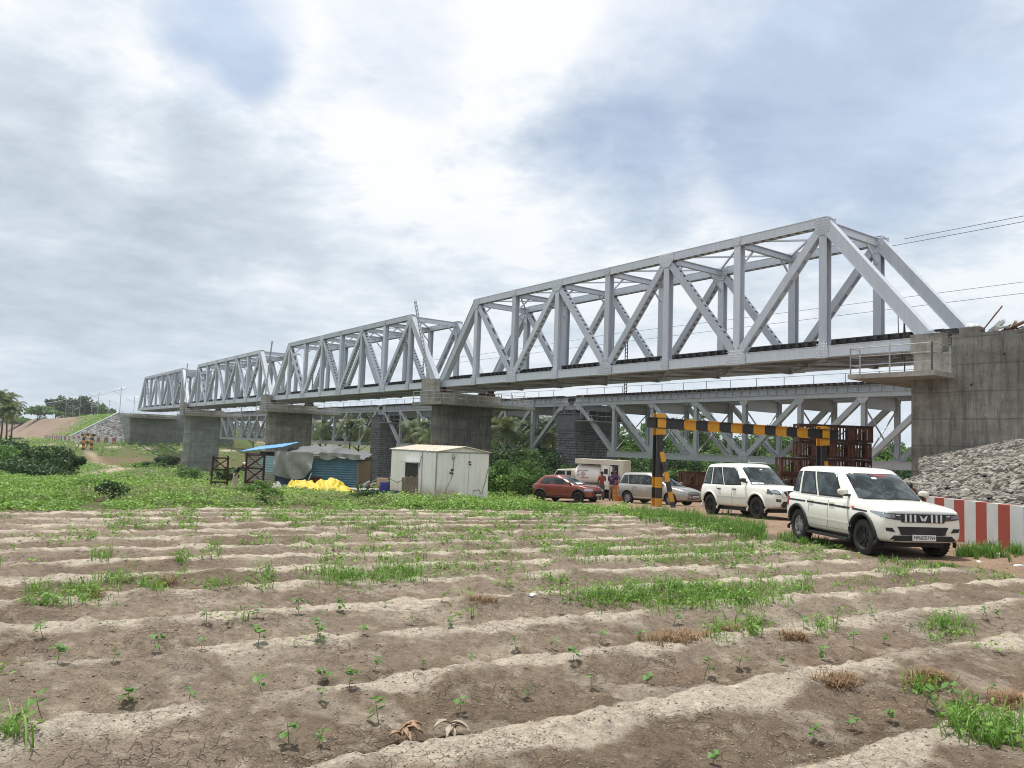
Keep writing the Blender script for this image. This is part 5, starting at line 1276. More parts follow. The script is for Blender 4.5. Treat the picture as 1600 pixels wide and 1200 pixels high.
# yellow tarpaulin heap
def heap(name,label,cat,px0,px1,Y,h,m_,d=1.2,seed=1,sag=0):
    a=ploc(px0,Y);b=ploc(px1,Y);L=b[0]-a[0];nu,nv=130,34;vs=[]
    for j in range(nv+1):
        for i in range(nu+1):
            u,v=i/nu,j/nv;x=L*u;y=(v-.5)*d*2;e=min(1,u*7,(1-u)*3.2)*max(0,1-abs(2*v-1)**2.2)
            z_=h*e*(.55+.75*float(fbm(u*5+seed,v*3,3,seed)))+.10*e*math.sin(u*55+12*float(fbm(u*8,v*6,2,seed+3)))*.8+.16*e*float(fbm(u*26,v*11,2,seed+8))
            vs.append((x,y+.1*float(fbm(u*8,v*8,2,9)),z_-.02))
    w=nu+1;o=obj(name,vs,[(j*w+i,j*w+i+1,(j+1)*w+i+1,(j+1)*w+i) for j in range(nv) for i in range(nu)],m_,smooth=True)
    o.location=(a[0],a[1],a[2]);return tag(o,label,cat)
heap('yellow_tarpaulin','bright yellow tarpaulin crumpled over a low heap before the tin shed','tarpaulin',440,572,41.5,.66,varied('yellow_tarp',(.58,.45,.02),(.46,.34,.015),6,.6,0,.5,.02),1.3,4)
heap('white_bag','white plastic bag lying at the left end of the yellow tarpaulin','bag',428,446,42.8,.45,M['c_white'],.4,6)
rg=random.Random(9)
names=['dark pipe','pale plank','grey offcut','brown timber','light batten','black hose','broken brown board','long pale strip','dark angle iron','short brown stick']
for i in range(10):
    p=ploc(560+i*5.0+rg.uniform(-3,3),44.5+rg.uniform(-.6,.6),.15+.12*(i%3));m_=M[('dsteel','wwhite','galv','rust','cream','blk','rust','c_white','rustd','cream')[i]]
    L=rg.uniform(.7,1.5);o=MB().beam((-L/2,0,0),(L/2,0,rg.uniform(.0,.5)),.12,.08).beam((-L/3,.05,.1),(L/3,-.05,.2),.08,.06).build('scrap_piece',m_);o.location=p;o.rotation_euler=(0,rg.uniform(-.3,.3),rg.uniform(-.8,.8));tag(o,names[i]+' in the scrap heap between the shed and the cabin','scrap','scrap heap left of the cabin')
for i,(p,z_,s) in enumerate(((600,.55,.52),(607,.05,.7))):
    o=MB().b2(-s/2,s/2,-s/2,s/2,0,s*.85).b2(-s/2-.01,s/2+.01,-.03,.03,0,s*.86).build('carton',varied('cardboard%d'%i,(.38,.28,.19),(.30,.21,.14),5,.9));o.location=ploc(p,43.5,z_);o.rotation_euler=(0,0,.4);tag(o,('small brown carton on top of the scrap left of the cabin','larger brown carton low beside the cabin')[i],'carton')
# concrete slab by the heap
o=MB().b2(-1.6,1.6,-.8,.8,-.2,.35).b2(-1.5,1.5,-.7,.7,.35,.37).build('concrete_plinth',M['conc_clean']);o.location=ploc(585,42.3);tag(o,'low concrete plinth in the weeds left of the cabin','plinth')
# ================================================================== PEOPLE
def skin(name,V,E,Rr,m_,parent,sub=2,root=0):
    me=bpy.data.meshes.new(name);me.from_pydata(V,E,[]);o=bpy.data.objects.new(name,me);COL.objects.link(o)
    o.modifiers.new('s','SKIN').use_smooth_shade=True
    for i,r_ in enumerate(Rr): me.skin_vertices[0].data[i].radius=(r_,r_) if not hasattr(r_,'__len__') else r_
    me.skin_vertices[0].data[root].use_root=True
    s=o.modifiers.new('d','SUBSURF');s.levels=sub;s.render_levels=sub
    bpy.context.view_layer.update();dg=bpy.context.evaluated_depsgraph_get();m2=bpy.data.meshes.new_from_object(o.evaluated_get(dg));o.modifiers.clear();o.data=m2
    m2.materials.clear();m2.materials.append(m_);m2.polygons.foreach_set('use_smooth',np.ones(len(m2.polygons),bool))
    o.parent=parent;return o
def person(label,loc,rz,H,top,bottom,J,skirt=False,scarf=None,short=True,group=None):
    """J: joints in units of height, x right, y front, z up"""
    r=thing('person',label,'person',loc,rz,group);s=H
    n={};V=[];E=[];Rr=[]
    def add(k,p,rad,par=None):
        n[k]=len(V);V.append((p[0]*s,p[1]*s,p[2]*s));Rr.append(rad*s if not hasattr(rad,'__len__') else (rad[0]*s,rad[1]*s))
        if par: E.append((n[par],n[k]))
    add('pel',J['pel'],(.075,.055));add('wst',J['wst'],(.068,.048),'pel');add('chs',J['chs'],(.085,.058),'wst');add('nk',J['nk'],.032,'chs')
    hd=Vector(J['head']);nk=Vector(J['nk']);ax=(hd-nk).normalized()
    add('h0',nk.lerp(hd,.45),.040,'nk');add('h1',hd,(.046,.054),'h0');add('h2',hd+ax*.045,(.036,.042),'h1')
    for sd in('l','r'):
        for a,b,rad,par in(('sh','sh',.040,'chs'),('el','el',.026,'sh'+sd),('wr','wr',.017,'el'+sd),('hp','kn1',.055,'pel'),('kn','kn',.036,'hp'+sd),('an','an',.022,'kn'+sd),('to','to',.020,'an'+sd)):
            p=J[a+sd] if a+sd in J else None
            if p is None: continue
            add(a+sd,p,rad,par)
        w=Vector(J['wr'+sd]);e=Vector(J['el'+sd]);d=(w-e).normalized();q=d.cross(Vector((0,0,1)));q=q.normalized() if q.length>.1 else Vector((1,0,0))
        add('pm'+sd,w+d*.035,(.020,.011),'wr'+sd)
        for k in range(4):
            o_=q*(.016*(k-1.5)/1.5);bnd=Vector((0,0,-1))*.01
            add('f%d'%k+sd,w+d*.062+o_,.0055,'pm'+sd);add('g%d'%k+sd,w+d*(.088-.004*abs(k-1.2))+o_*1.1+bnd,.0048,'f%d'%k+sd)
        add('t'+sd,w+d*.03-q*.028,.0055,'pm'+sd);add('u'+sd,w+d*.05-q*.036,.005,'t'+sd)
    skin('body',V,E,Rr,M['skin'],r)
    fr=Vector(J.get('face',(0,1,0))).normalized();u=ax;sdv=fr.cross(u).normalized();hc=hd*s
    mb=MB()
    def el(c,rx,mi):
        mb.lathe([(0,-rx),(rx*.7,-rx*.7),(rx,0),(rx*.7,rx*.7),(0,rx)],8,'z',tuple(c),mi)
    el(hc+fr*.052*s-u*.004*s,.010*s,0);el(hc+fr*.05*s-u*.03*s,.011*s,2)
    for q in(-1,1): el(hc+fr*.047*s+sdv*q*.018*s+u*.012*s,.006*s,1);el(hc+sdv*q*.050*s,.012*s,0)
    mb.build('face',[M['skin'],M['hair'],M['c_red']],r,True)
    b=hc-fr*.010*s+u*.022*s;bm=MB();bm.lathe([(0,-.056),(.034,-.044),(.052,-.012),(.054,.02),(.040,.042),(0,.052)],16,'z')
    Rm=u.to_track_quat('Z','Y').to_matrix()
    bm.v=[tuple(Vector(Rm@Vector((a*s,b_*s*1.08,c*s)))+b) for a,b_,c in bm.v];bm.build('head_scarf' if scarf else 'hair',M[scarf] if scarf else M['hair'],r,True)
    # clothes: shirt
    V=[];E=[];Rr=[];n.clear()
    add('pel',Vector(J['pel'])-Vector((0,0,.01)),(.083,.064));add('wst',J['wst'],(.077,.058),'pel');add('chs',J['chs'],(.093,.066),'wst');add('nk',Vector(J['chs']).lerp(nk,.7),.042,'chs')
    for sd in('l','r'):
        add('sh'+sd,J['sh'+sd],.048,'chs');add('el'+sd,Vector(J['sh'+sd]).lerp(Vector(J['el'+sd]),.8 if short else 1),.034,'sh'+sd)
        if not short: add('w'+sd,Vector(J['el'+sd]).lerp(Vector(J['wr'+sd]),.85),.025,'el'+sd)
    skin('shirt',V,E,Rr,M[top],r)
    V=[];E=[];Rr=[];n.clear()
    if not skirt:
        add('pel',J['pel'],(.084,.064))
        for sd in('l','r'): add('hp'+sd,J['hp'+sd],.064,'pel');add('kn'+sd,J['kn'+sd],.046,'hp'+sd);add('an'+sd,Vector(J['kn'+sd]).lerp(Vector(J['an'+sd]),.88),.034,'kn'+sd)
        skin('trousers',V,E,Rr,M[bottom],r)
    else:
        p=Vector(J['pel'])*s;f=(Vector(J['anl'])+Vector(J['anr']))*.5*s;mb=MB();vs=[];K=18
        for j in range(7):
            v=j/6;c=p.lerp(f,v);rx=(.085+.05*v)*s;ry=(.066+.045*v)*s
            for k in range(K): a=2*math.pi*k/K;w=1+.08*v*math.sin(a*5);vs.append((c.x+rx*w*math.cos(a),c.y+ry*w*math.sin(a),c.z))
        mb.poly(vs,[(j*K+k,j*K+(k+1)%K,(j+1)*K+(k+1)%K,(j+1)*K+k)[::-1] for j in range(6) for k in range(K)]+[tuple(range(K))]);mb.build('skirt',M[bottom],r,True)
    mb=MB()
    for sd in('l','r'):
        a=Vector(J['an'+sd])*s;t=Vector(J['to'+sd])*s;mb.tube([a-Vector((0,0,.03))-(t-a)*.35,(a+t)/2-Vector((0,0,.008*s)),t],[.028*s,.030*s,.020*s],8)
    mb.build('shoes',M['c_dark'],r,True)
    return r
def pose(**k):
    J=dict(pel=(0,0,.53),wst=(0,.0,.62),chs=(0,-.005,.73),nk=(0,0,.835),head=(0,.012,.925),shl=(-.105,0,.80),shr=(.105,0,.80),ell=(-.145,.01,.63),elr=(.145,.01,.63),wrl=(-.15,.06,.49),wrr=(.15,.06,.49),
      hpl=(-.048,0,.49),hpr=(.048,0,.49),knl=(-.055,.015,.27),knr=(.055,.015,.27),anl=(-.06,-.01,.045),anr=(.06,-.01,.045),tol=(-.075,.09,.015),tor=(.075,.09,.015))
    J.update(k);return J
person('man in a red T-shirt seen from behind at the truck dispenser bay',ploc(942,46.0),.3,1.68,'c_red','c_grey',pose(wrr=(.21,.20,.66),elr=(.17,.08,.67)))
person('man in a purple shirt and khaki trousers with folded arms beside the red hatchback bonnet',ploc(957.5,45.5),-.5,1.70,'c_purple','c_khaki',pose(ell=(-.15,.08,.66),elr=(.15,.08,.66),wrl=(.02,.15,.68),wrr=(-.02,.17,.70)))
person('man in a dark purple shirt half hidden at the rear corner of the fuel truck',ploc(963.5,48.2),2.6,1.72,'c_purple','c_dark',pose(wrl=(-.12,.2,.62),ell=(-.15,.08,.66)))
person('stooping woman with a white headscarf, dark top and pale skirt beside the braced lattice frame',ploc(371,41,.12),-math.pi/2-.15,1.52,'c_dark','c_pink',pose(wst=(0,.04,.62),chs=(0,.14,.71),nk=(0,.22,.79),head=(0,.285,.85),shl=(-.095,.18,.765),shr=(.095,.18,.765),ell=(-.12,.29,.66),elr=(.12,.29,.66),wrl=(-.10,.44,.66),wrr=(.10,.44,.66),face=(0,.8,-.5)),skirt=True,scarf='c_white',short=False)
x,y=at(1441,20.6);person('dark-haired person bending behind the nearest SUV, only the head showing above the bonnet',(x,y,g1(x,y)),2.0,1.62,'c_grey','c_dark',pose(wst=(0,.05,.60),chs=(0,.15,.675),nk=(0,.24,.73),head=(0,.30,.785),shl=(-.10,.19,.725),shr=(.10,.19,.725),ell=(-.13,.24,.57),elr=(.13,.24,.57),wrl=(-.1,.3,.46),wrr=(.1,.3,.46)))
o=MB().lathe([(0,0),(.28,0),(.29,.03),(.28,.06),(.28,.28),(.295,.30),(.28,.32),(.28,.58),(.295,.60),(.28,.62),(.28,.86),(.29,.88),(.26,.88),(.25,.86),(0,.86)],22,'z').build('orange_drum',varied('orange_drum_paint',(.55,.20,.03),(.40,.12,.02),4,.5,0,.1),smooth=30);o.location=ploc(968,45.2);tag(o,'orange drum standing beside the purple-shirted man','drum')
# ================================================================== MASTS AND WIRES
def lattice_mast(name,label,t,L,z0,z1,tt=0,tL=0,cant=0,group=None,w=.22):
    x,y=tl(t,L);r=thing(name,label,'railway mast',(x,y,z0+CZ),TH-math.pi/2,group);H=z1-z0
    top=Vector((-tt,tL,H));mb=MB()
    for a in(-w,w):
        mb.beam(Vector((a,0,0)),top+Vector((a*.8,0,0)),.09,.07)
    n=int(H/.42)
    for k in range(n):
        c=top*((k+.5)/n);mb.beam(c+Vector((-w,0,-.1)),c+Vector((w,0,.1)),.10,.035)
    mb.build('post',M['dsteel'] if L>60 else M['galv'],r)
    if cant:
        s=cant;mb=MB();mb.tube([(0,0,H-.35),(0,s*2.9,H-.9)],.05,6);mb.tube([(0,0,H-1.9),(0,s*2.7,H-.95)],.04,6);mb.tube([(0,s*1.6,H-1.25),(0,s*2.9,H-1.75)],.03,6);mb.build('cantilever',M['galv'],r)
        MB().tube([(0,0,H-.1),(0,-s*.9,H+.05)],.05,5).build('top_arm',M['galv'],r)
    return r
gm_='lattice masts on the bridge piers'
lattice_mast('lattice_mast','lattice mast leaning left on the nearest bridge pier',69.3,40.2,6.35,14.9,3.3,-.25,0,gm_)
lattice_mast('lattice_mast','lattice mast leaning right on the middle bridge pier',119.0,40.2,6.2,14.4,-1.9,-.1,0,gm_)
lattice_mast('lattice_mast','small lattice mast on the farthest bridge pier at left',168.4,40.2,6.0,14.1,-.8,0,0,gm_)
for k in range(4): 
    lattice_mast('catenary_mast',['dark mast on the old bridge seen through the nearest truss','dark mast on the old bridge seen through the second truss','dark mast on the old bridge seen through the third truss','dark mast on the old bridge near the far bank'][k],67.4+k*49.1,66.3,5.5+GR*70*(k+1)*.7,14.8-.2*k,0,0,0,'masts on the old bridge')
el=5.2+GR*280
for i,(t,L,ct) in enumerate(((231,39,-1),(267,39,-1),(305,39,-1),(342,39,-1),(381,39,-1),(422,39,-1),(283,52,-1),(330,52,1),(372,52,1),(430,52,1),(482,52,1),(540,48,1))):
    lattice_mast('catenary_mast',['tall grey mast nearest the left end of the bridge','second grey mast left of the bridge end','third grey mast along the embankment','fourth grey mast along the embankment','fifth grey mast along the embankment','sixth grey mast, behind the round trees','shorter mast right of the nearest one, beyond the track','mast in front of the dark round trees','slender mast left of the round trees','thin mast by the low green thicket','thin distant mast near the palms','most distant thin mast beside the palms'][i],t,L,5.2+GR*t-.3,5.2+GR*t+7.0,0,0,ct,'railway masts on the far embankment',w=.16)
def wire(label,P0,P1,sag=.3,r=.018):
    a=Vector(spos(*P0));b=Vector(spos(*P1));pts=[a.lerp(b,k/16)-Vector((0,0,sag*4*(k/16)*(1-k/16))) for k in range(17)]
    o=bpy.data.objects;m=MB().tube([p-a for p in pts],r,5);w=m.build('overhead_wire',M['dsteel']);w.location=a;tag(w,label,'wire','overhead railway wires')
wire('upper feeder wire running off the top of the nearest truss to the right',(25.0,49.1,14.2),(-30,49.1,15.2),.3)
wire('second feeder wire just below, running off the nearest truss to the right',(26.0,48.6,13.75),(-30,48.6,14.4),.25)
wire('upper old-line catenary wire crossing behind the nearest truss',(67.4,62.9,13.6),(-30,62.9,13.45),.25)
wire('lower old-line contact wire crossing behind the nearest truss',(67.4,62.9,12.5),(-30,62.9,12.4),.0)
wire('upper old-line wire behind the second truss',(116.5,62.9,13.5),(67.4,62.9,13.6),.3)
wire('lower old-line wire behind the second truss',(116.5,62.9,12.4),(67.4,62.9,12.5),.0)
wire('upper wire sloping from the far masts',(420,40,11.5),(231,40,11.8),.3,.03)
a=Vector(spos(24.0,41.0,10.0));mb=MB();mb.tube([(0,0,0),(.05,.05,-1.2),(.35,.25,-2.5),(.5,.4,-1.6),(.55,.45,-.3)],.025,5).tube([(.6,.5,-.4),(.62,.5,-2.0),(.6,.5,-3.6)],.035,5).tube([(.6,.5,-.4),(.75,.55,-2.0),(.3,.3,-2.9)],.02,5);o=mb.build('hanging_cable',M['blk']);o.location=Vector(spos(21.2,41.0,8.0));tag(o,'dark cable looped and hanging from the end post of the nearest truss','cable')
# ================================================================== VEGETATION
def grassmesh(name,pts,hgt,bl,wd,mt,seed,label,cat,rvb=.5,bend=.5,sz=None,kind='stuff'):
    rg=np.random.default_rng(seed);P=np.asarray(pts);n=len(P)
    if n==0:return
    idx=np.repeat(np.arange(n),bl);m=len(idx);sc=np.ones(n) if sz is None else np.asarray(sz)
    s=sc[idx];B=P[idx]+np.stack([rg.normal(0,.03,m)*s,rg.normal(0,.03,m)*s,np.zeros(m)],-1)
    a=rg.uniform(0,6.283,m);h=hgt*s*rg.uniform(.5,1.25,m);w=wd*s**.5*rg.uniform(.6,1.3,m);be=bend*rg.uniform(.3,1.4,m)*h
    dx,dy=np.cos(a),np.sin(a);sx,sy=-dy*w,dx*w
    z=np.zeros(m);O=lambda x,y,zz:np.stack([x,y,zz],-1)
    V=np.stack([B+O(-sx,-sy,z),B+O(sx,sy,z),B+O(dx*be*.35+sx*.8,dy*be*.35+sy*.8,h*.6),B+O(dx*be*.35-sx*.8,dy*be*.35-sy*.8,h*.6),
      B+O(dx*be+sx*.15,dy*be+sy*.15,h-be*.2),B+O(dx*be-sx*.15,dy*be-sy*.15,h-be*.2)],1).reshape(-1,3)
    b=(np.arange(m)*6)[:,None];Fc=np.concatenate([b+np.array([[0,1,2,3]]),b+np.array([[3,2,4,5]])],1).reshape(-1,4)
    rv=np.clip(rvb+rg.normal(0,.2,m),0,1);o=obj(name,V,Fc,M[mt],rv=np.repeat(rv,2));return tag(o,label,cat,kind=kind)
def zfor(x,y): return G(x,y,True)
def patch(cx,cy,rx,ry,n,rg):
    a=rg.uniform(0,6.283,n);r=rg.uniform(0,1,n)**.6;x=cx+rx*r*np.cos(a);y=cy+ry*r*np.sin(a);return x,y
rg=np.random.default_rng(77)
# grass patches given by their picture columns, projected once onto the soil
GP=[(945,932,45,10,90),(1000,930,40,12,110),(1060,935,45,13,150),(1120,935,50,12,150),(1180,930,45,10,110),(560,905,50,6,90),(620,893,40,8,80),(520,897,25,9,60),(700,890,50,5,40),(900,865,50,8,70),(960,868,60,8,90),(1040,872,50,9,90),(1110,868,50,8,90),(1160,860,40,8,60),
 (1170,984,22,9,36),(1120,988,14,8,22),(130,928,34,8,60),(70,935,26,8,40),(190,905,16,8,24),(240,920,20,6,25),(355,915,30,5,30),(283,880,8,10,22),(418,905,10,10,26),(300,812,18,8,30),(560,822,40,9,60),(640,820,60,9,110),(600,828,30,7,50),(430,800,30,10,60),(190,822,20,4,24),(330,855,12,5,18),(1250,915,22,8,40),(1395,898,18,6,34),(1290,985,12,6,16),(1480,985,26,12,46),(1500,1130,16,16,50),(1560,1150,24,14,50),(1440,1078,10,8,16),(900,815,50,10,100),(985,805,30,8,60),(700,800,40,6,60),(800,812,30,8,50),(780,860,20,6,26),(860,905,20,6,20),(745,845,16,5,18),(470,855,12,5,16),(640,905,20,6,30),(160,870,12,5,18),(10,1150,40,14,20)]
X=[];Yy=[];S=[]
for (px,py,wx,wy,n) in GP:
    for k in range(n):
        q=gp(px+rg.normal(0,wx*.72),py+rg.normal(0,wy*.95));X.append(q[0]);Yy.append(q[1]);d=q[1];S.append(rg.uniform(.7,1.3)*(1 if d<14 else 1.25)*(.55+.9*rg.uniform()**1.5))
X=np.array(X);Yy=np.array(Yy);grassmesh('field_grass',np.stack([X,Yy,zfor(X,Yy)-.01],-1),.12,6,.004,'grass',3,'patches of bright green grass between the furrows','grass',.5,.85,S)
X2=np.repeat(X[::3],10)+rg.normal(0,.06,len(X[::3])*10);Y2=np.repeat(Yy[::3],10)+rg.normal(0,.06,len(X[::3])*10)
V,Fc,r=leafquads(np.stack([X2,Y2,zfor(X2,Y2)+rg.uniform(0,.09,len(X2))],-1),.02,.6,.6,15);tag(obj('broadleaf_weeds',V,Fc,M['leaf_low'],rv=r),'broad-leaved weeds growing among the grass patches','weeds',kind='stuff')
ys_=2.3+20*rg.uniform(0,1,9000)**1.6;xs_=rg.uniform(-.72,.72,9000)*ys_;kk_=(field_mask(xs_,ys_)>.3)&(fbm(xs_/.8,ys_/.8,3,241)>.46);xs_,ys_=xs_[kk_],ys_[kk_]
V,Fc,r=leafquads(np.stack([xs_,ys_,zfor(xs_,ys_)+.004],-1),.018*(.6+ys_/12),3.,.09,16);tag(obj('straw_bits',V,Fc,M['dry'],rv=np.clip(r+.35,0,1)),'scattered bits of pale straw on the soil','straw',kind='stuff')
# leafy weeds scattered over the far part of the field
n=7500;x=rg.uniform(-22,12,n);y=rg.uniform(5,30,n);dn=fbm(x/1.8,y/1.8,3,201);keep=(field_mask(x,y)>.5)&(rg.uniform(0,1,n)<np.clip((y-7)/13,.06,1)*sm(.36,.58,dn))&(np.abs(x)<y*.75+1)
x,y=x[keep],y[keep];P=np.stack([x,y,zfor(x,y)],-1);idx=np.repeat(np.arange(len(P)),16);s=np.interp(P[idx,1],[5,30],[.022,.045])
Q=P[idx]+np.stack([rg.normal(0,1,len(idx))*.09,rg.normal(0,1,len(idx))*.07,np.abs(rg.normal(0,1,len(idx)))*.055+.01],-1)
V,Fc,r=leafquads(Q,s,.8,.6,5);tag(obj('field_weeds',V,Fc,M['leaf_low'],rv=r),'small leafy weeds scattered over the furrows','weeds',kind='stuff')
x,y=x[::3]+.1,y[::3];grassmesh('sparse_grass',np.stack([x,y,zfor(x,y)],-1),.12,7,.004,'grass',8,'thin grass sprinkled over the furrows','grass',.5,.6,np.full(len(x),1.2))
# fine clods, pebbles and straw
def clods(name,n,seed,mt,smin,smax,label,cat,xr=8):
    rg=np.random.default_rng(seed);y=2.2+22*rg.uniform(0,1,n)**1.7;x=rg.uniform(-.72,.72,n)*y;k=field_mask(x,y)>.3;x,y=x[k],y[k];n=len(x)
    s=rg.uniform(smin,smax,n)*(.6+y/14);base=np.array([[1,0,0],[0,1,0],[-1,0,0],[0,-1,0],[0,0,1],[0,0,-.6]])
    V=(base[None]*rg.uniform(.6,1.3,(n,6,3)))*s[:,None,None];a=rg.uniform(0,6.28,n);c,q=np.cos(a),np.sin(a)
    V=np.stack([V[...,0]*c[:,None]-V[...,1]*q[:,None],V[...,0]*q[:,None]+V[...,1]*c[:,None],V[...,2]*.7],-1)+np.stack([x,y,zfor(x,y)+s*.05],-1)[:,None,:]
    tri=np.array([[0,1,4],[1,2,4],[2,3,4],[3,0,4],[1,0,5],[2,1,5],[3,2,5],[0,3,5]]);Fc=(tri[None]+np.arange(n)[:,None,None]*6).reshape(-1,3)
    return tag(obj(name,V.reshape(-1,3),Fc,M[mt] if isinstance(mt,str) else mt),label,cat,kind='stuff')
clods('soil_clods',26000,4,varied('clod',(.19,.145,.108),(.30,.24,.185),9,.95,0,.3),.003,.013,'loose crumbly clods of soil over the field','soil')
clods('pebbles',1500,5,varied('pebble',(.42,.38,.32),(.30,.26,.21),9,.9,0,0),.004,.011,'small pale pebbles over the field','pebbles')
# straw / dry tufts
DP=[(1065,1000,36,8,60),(1240,1000,22,6,36),(1310,1068,22,8,40),(1450,1068,26,8,60),(1575,1102,26,7,60),(755,945,18,7,26),(1030,1000,20,6,24),(1140,990,14,4,16),(260,915,14,8,22),(150,930,14,6,18)]
X=[];Yy=[]
for (px,py,wx,wy,n) in DP:
    for k in range(n): q=gp(px+rg.normal(0,wx*.5),py+rg.normal(0,wy*.5));X.append(q[0]);Yy.append(q[1])
X=np.array(X);Yy=np.array(Yy);grassmesh('dry_grass',np.stack([X,Yy,zfor(X,Yy)],-1),.07,10,.003,'dry',13,'dried brown tufts of grass on the furrows','dry grass',.5,1.4)
# seedlings, one object each
def seedling(k):
    rg=random.Random(k);th=bpy.data.objects.new('cotton_seedling',None);COL.objects.link(th);H=rg.uniform(.11,.15)
    MB().tube([(0,0,-.01),(.004,.002,H*.5),(-.003,.004,H)],[.0028,.0024,.0018],5).build('stem',varied('stem%d'%k,(.16,.14,.06),(.12,.16,.05),5),th)
    V=[];Fc=[];rv=[]
    for i in range(6+k%3):
        a=i*2.4+rg.uniform(-.5,.5);h=H*rg.uniform(.5,1.0) if i>1 else H;L=rg.uniform(.016,.030)*(1.2 if i<2 else 1);p=Vector((0,0,h));d=Vector((math.cos(a),math.sin(a),rg.uniform(-.5,.55))).normalized();q=p+d*.012;sd=d.cross(Vector((0,0,1))).normalized();up=sd.cross(d)
        b=len(V);c=q+d*L;out=[]
        for m in range(9):
            t=m/9*6.283;rr=L*(1+.12*math.cos(3*t));out.append(c+d*math.cos(t)*rr*1.0+sd*math.sin(t)*rr*.95+up*(abs(math.sin(t))*.18*L)-Vector((0,0,max(0,math.cos(t))*.2*L)))
        V+=[c-up*.1*L]+out
        for m in range(9): Fc.append((b,b+1+m,b+1+(m+1)%9));rv.append(min(1,max(0,.5+rg.uniform(-.3,.35))))
        V+=[p-sd*.0012,p+sd*.0012,q+sd*.0012];Fc.append((b+10,b+11,b+12));rv.append(.4)
    obj('leaves',[tuple(v) for v in V],Fc,M['seed'],th,rv=rv,smooth=True)
    return th
protos=[seedling(k) for k in range(9)]
SEED=[(67,990),(89,1035),(176,1027),(170,980),(322,970),(400,962),(467,952),(528,950),(601,942),(314,1012),(403,1002),(495,997),(565,987),(641,972),(705,975),(67,1122),(200,1097),(295,1092),(410,1077),(499,1065),(585,1047),(661,1040),(735,1030),(592,1130),(720,1112),(450,1167),(497,1162),(501,1097),(545,1075),
(807,1015),(875,955),(871,1015),(997,995),(936,1000),(896,1035),(827,1085),(925,1075),(1012,1065),(1100,1055),(1154,1045),(1219,1035),(1285,1027),(1334,1010),(1382,1000),(1420,987),(1475,992),(1115,1197),(1270,1155),(1330,1135),(1392,1125),(1445,1105),(1492,1095),(1548,1080),(1307,965),(1255,977),(1052,972),(1187,965),(1507,970),(1562,962),(1535,965),(250,1015),(480,940),(940,945),(1105,935),(690,935),(1360,958)]
rw=['lowest','second','third']
for i,(px,py) in enumerate(SEED):
    x,y=gp(px,py+6);src=protos[i%9];used=i>=9
    nb=min((math.hypot(px-a,py-b),j) for j,(a,b) in enumerate(SEED) if j!=i)[0]
    side='far left' if px<250 else 'left' if px<600 else 'middle' if px<950 else 'right' if px<1300 else 'far right';dep='foreground' if py>1060 else 'near rows' if py>985 else 'middle rows'
    lab='small green cotton seedling in the bare furrows of the field'
    th=copytree(src,(0,0,0),0) if used else src
    th.location=(x,y,float(zfor(x,y))-.004);th.rotation_euler=(0,0,rnd.uniform(0,6.28));th.rotation_euler=(rnd.uniform(-.3,.3),rnd.uniform(-.3,.3),rnd.uniform(0,6.28));sc_=rnd.uniform(.55,1.1);th.scale=(sc_,)*3
    tag(th,lab,'seedling','cotton seedlings planted in rows')
# tiny soil hollow discs are part of the soil; dry curled leaves
def dryleaf(px,py,label,n,seed,col):
    x,y=gp(px,py);rg=random.Random(seed);V=[];Fc=[]
    for i in range(n):
        a=rg.uniform(-2.6,.6) if i else 1.2;L=rg.uniform(.09,.15);w=rg.uniform(.010,.02);p=Vector((rg.uniform(-.02,.02),rg.uniform(-.02,.02),.035+.01*i*.5));d=Vector((math.cos(a)*.7,math.sin(a)*.7,rg.uniform(.35,.9)));b=len(V);m=9
        for k in range(m+1):
            t=k/m;sd=Vector((-math.sin(a),math.cos(a),0));ww=w*math.sin(math.pi*min(.96,t+.05))+.002
            V+= [p-sd*ww+Vector((0,0,.008)),p-Vector((0,0,.004)),p+sd*ww+Vector((0,0,.008))];p=p+d*(L/m);d=(d-Vector((0,0,.22))).normalized()
        for k in range(m):
            for q in(0,1): Fc.append((b+3*k+q,b+3*k+q+1,b+3*k+q+4,b+3*k+q+3))
    V=[(v[0],v[1],max(v[2],.002)) for v in V];o=obj('dry_leaf_cluster',V,Fc,varied('dryleaf%d'%seed,col,tuple(c*.5 for c in col),30,.8,0,.2),smooth=True)
    s=o.modifiers.new('s','SOLIDIFY');s.thickness=.002
    o.location=(x,y,float(zfor(x,y)));tag(o,label,'dry leaves');MB().tube([(0,0,.02),(-.06,-.05,.012),(-.12,-.10,.006)],.003,5).build('stalk',M['dry'],o)
dryleaf(629,1164,'curled brown dry leaf cluster in the foreground soil, left one of two',9,3,(.34,.22,.13))
dryleaf(706,1148,'pale curled dry leaf cluster standing in the foreground soil, right one of two',8,8,(.42,.36,.27))
# ---- green belt behind the field: ground cover
def cover(name,label,n,reg,size,h,mt,seed,k=6,tall=0):
    rg=np.random.default_rng(seed);x,y=reg(rg,n);z=G(x,y)
    idx=np.repeat(np.arange(len(x)),k);m=len(idx);s=np.interp(y[idx],[15,60,150,300],[size,size*1.9,size*4.0,size*7])
    hh=h*(.25+4.5*np.clip(fbm(x[idx]/1.6,y[idx]/1.6,3,seed)-.30,0,1)**1.5)*np.interp(y[idx],[15,80,300],[1,1.5,3])
    Q=np.stack([x[idx]+rg.normal(0,1,m)*s*1.8,y[idx]+rg.normal(0,1,m)*s*1.8,z[idx]+rg.uniform(0,1,m)**.8*hh],-1)
    b=np.clip(.2+.6*fbm(x[idx]/5,y[idx]/5,3,seed+4)+.25*(Q[:,2]-z[idx])/hh.max(),0,1)
    V,Fc,r=leafquads(Q,s,.7,.6,seed,b);return tag(obj(name,V,Fc,M[mt],rv=r),label,'ground cover',kind='stuff')
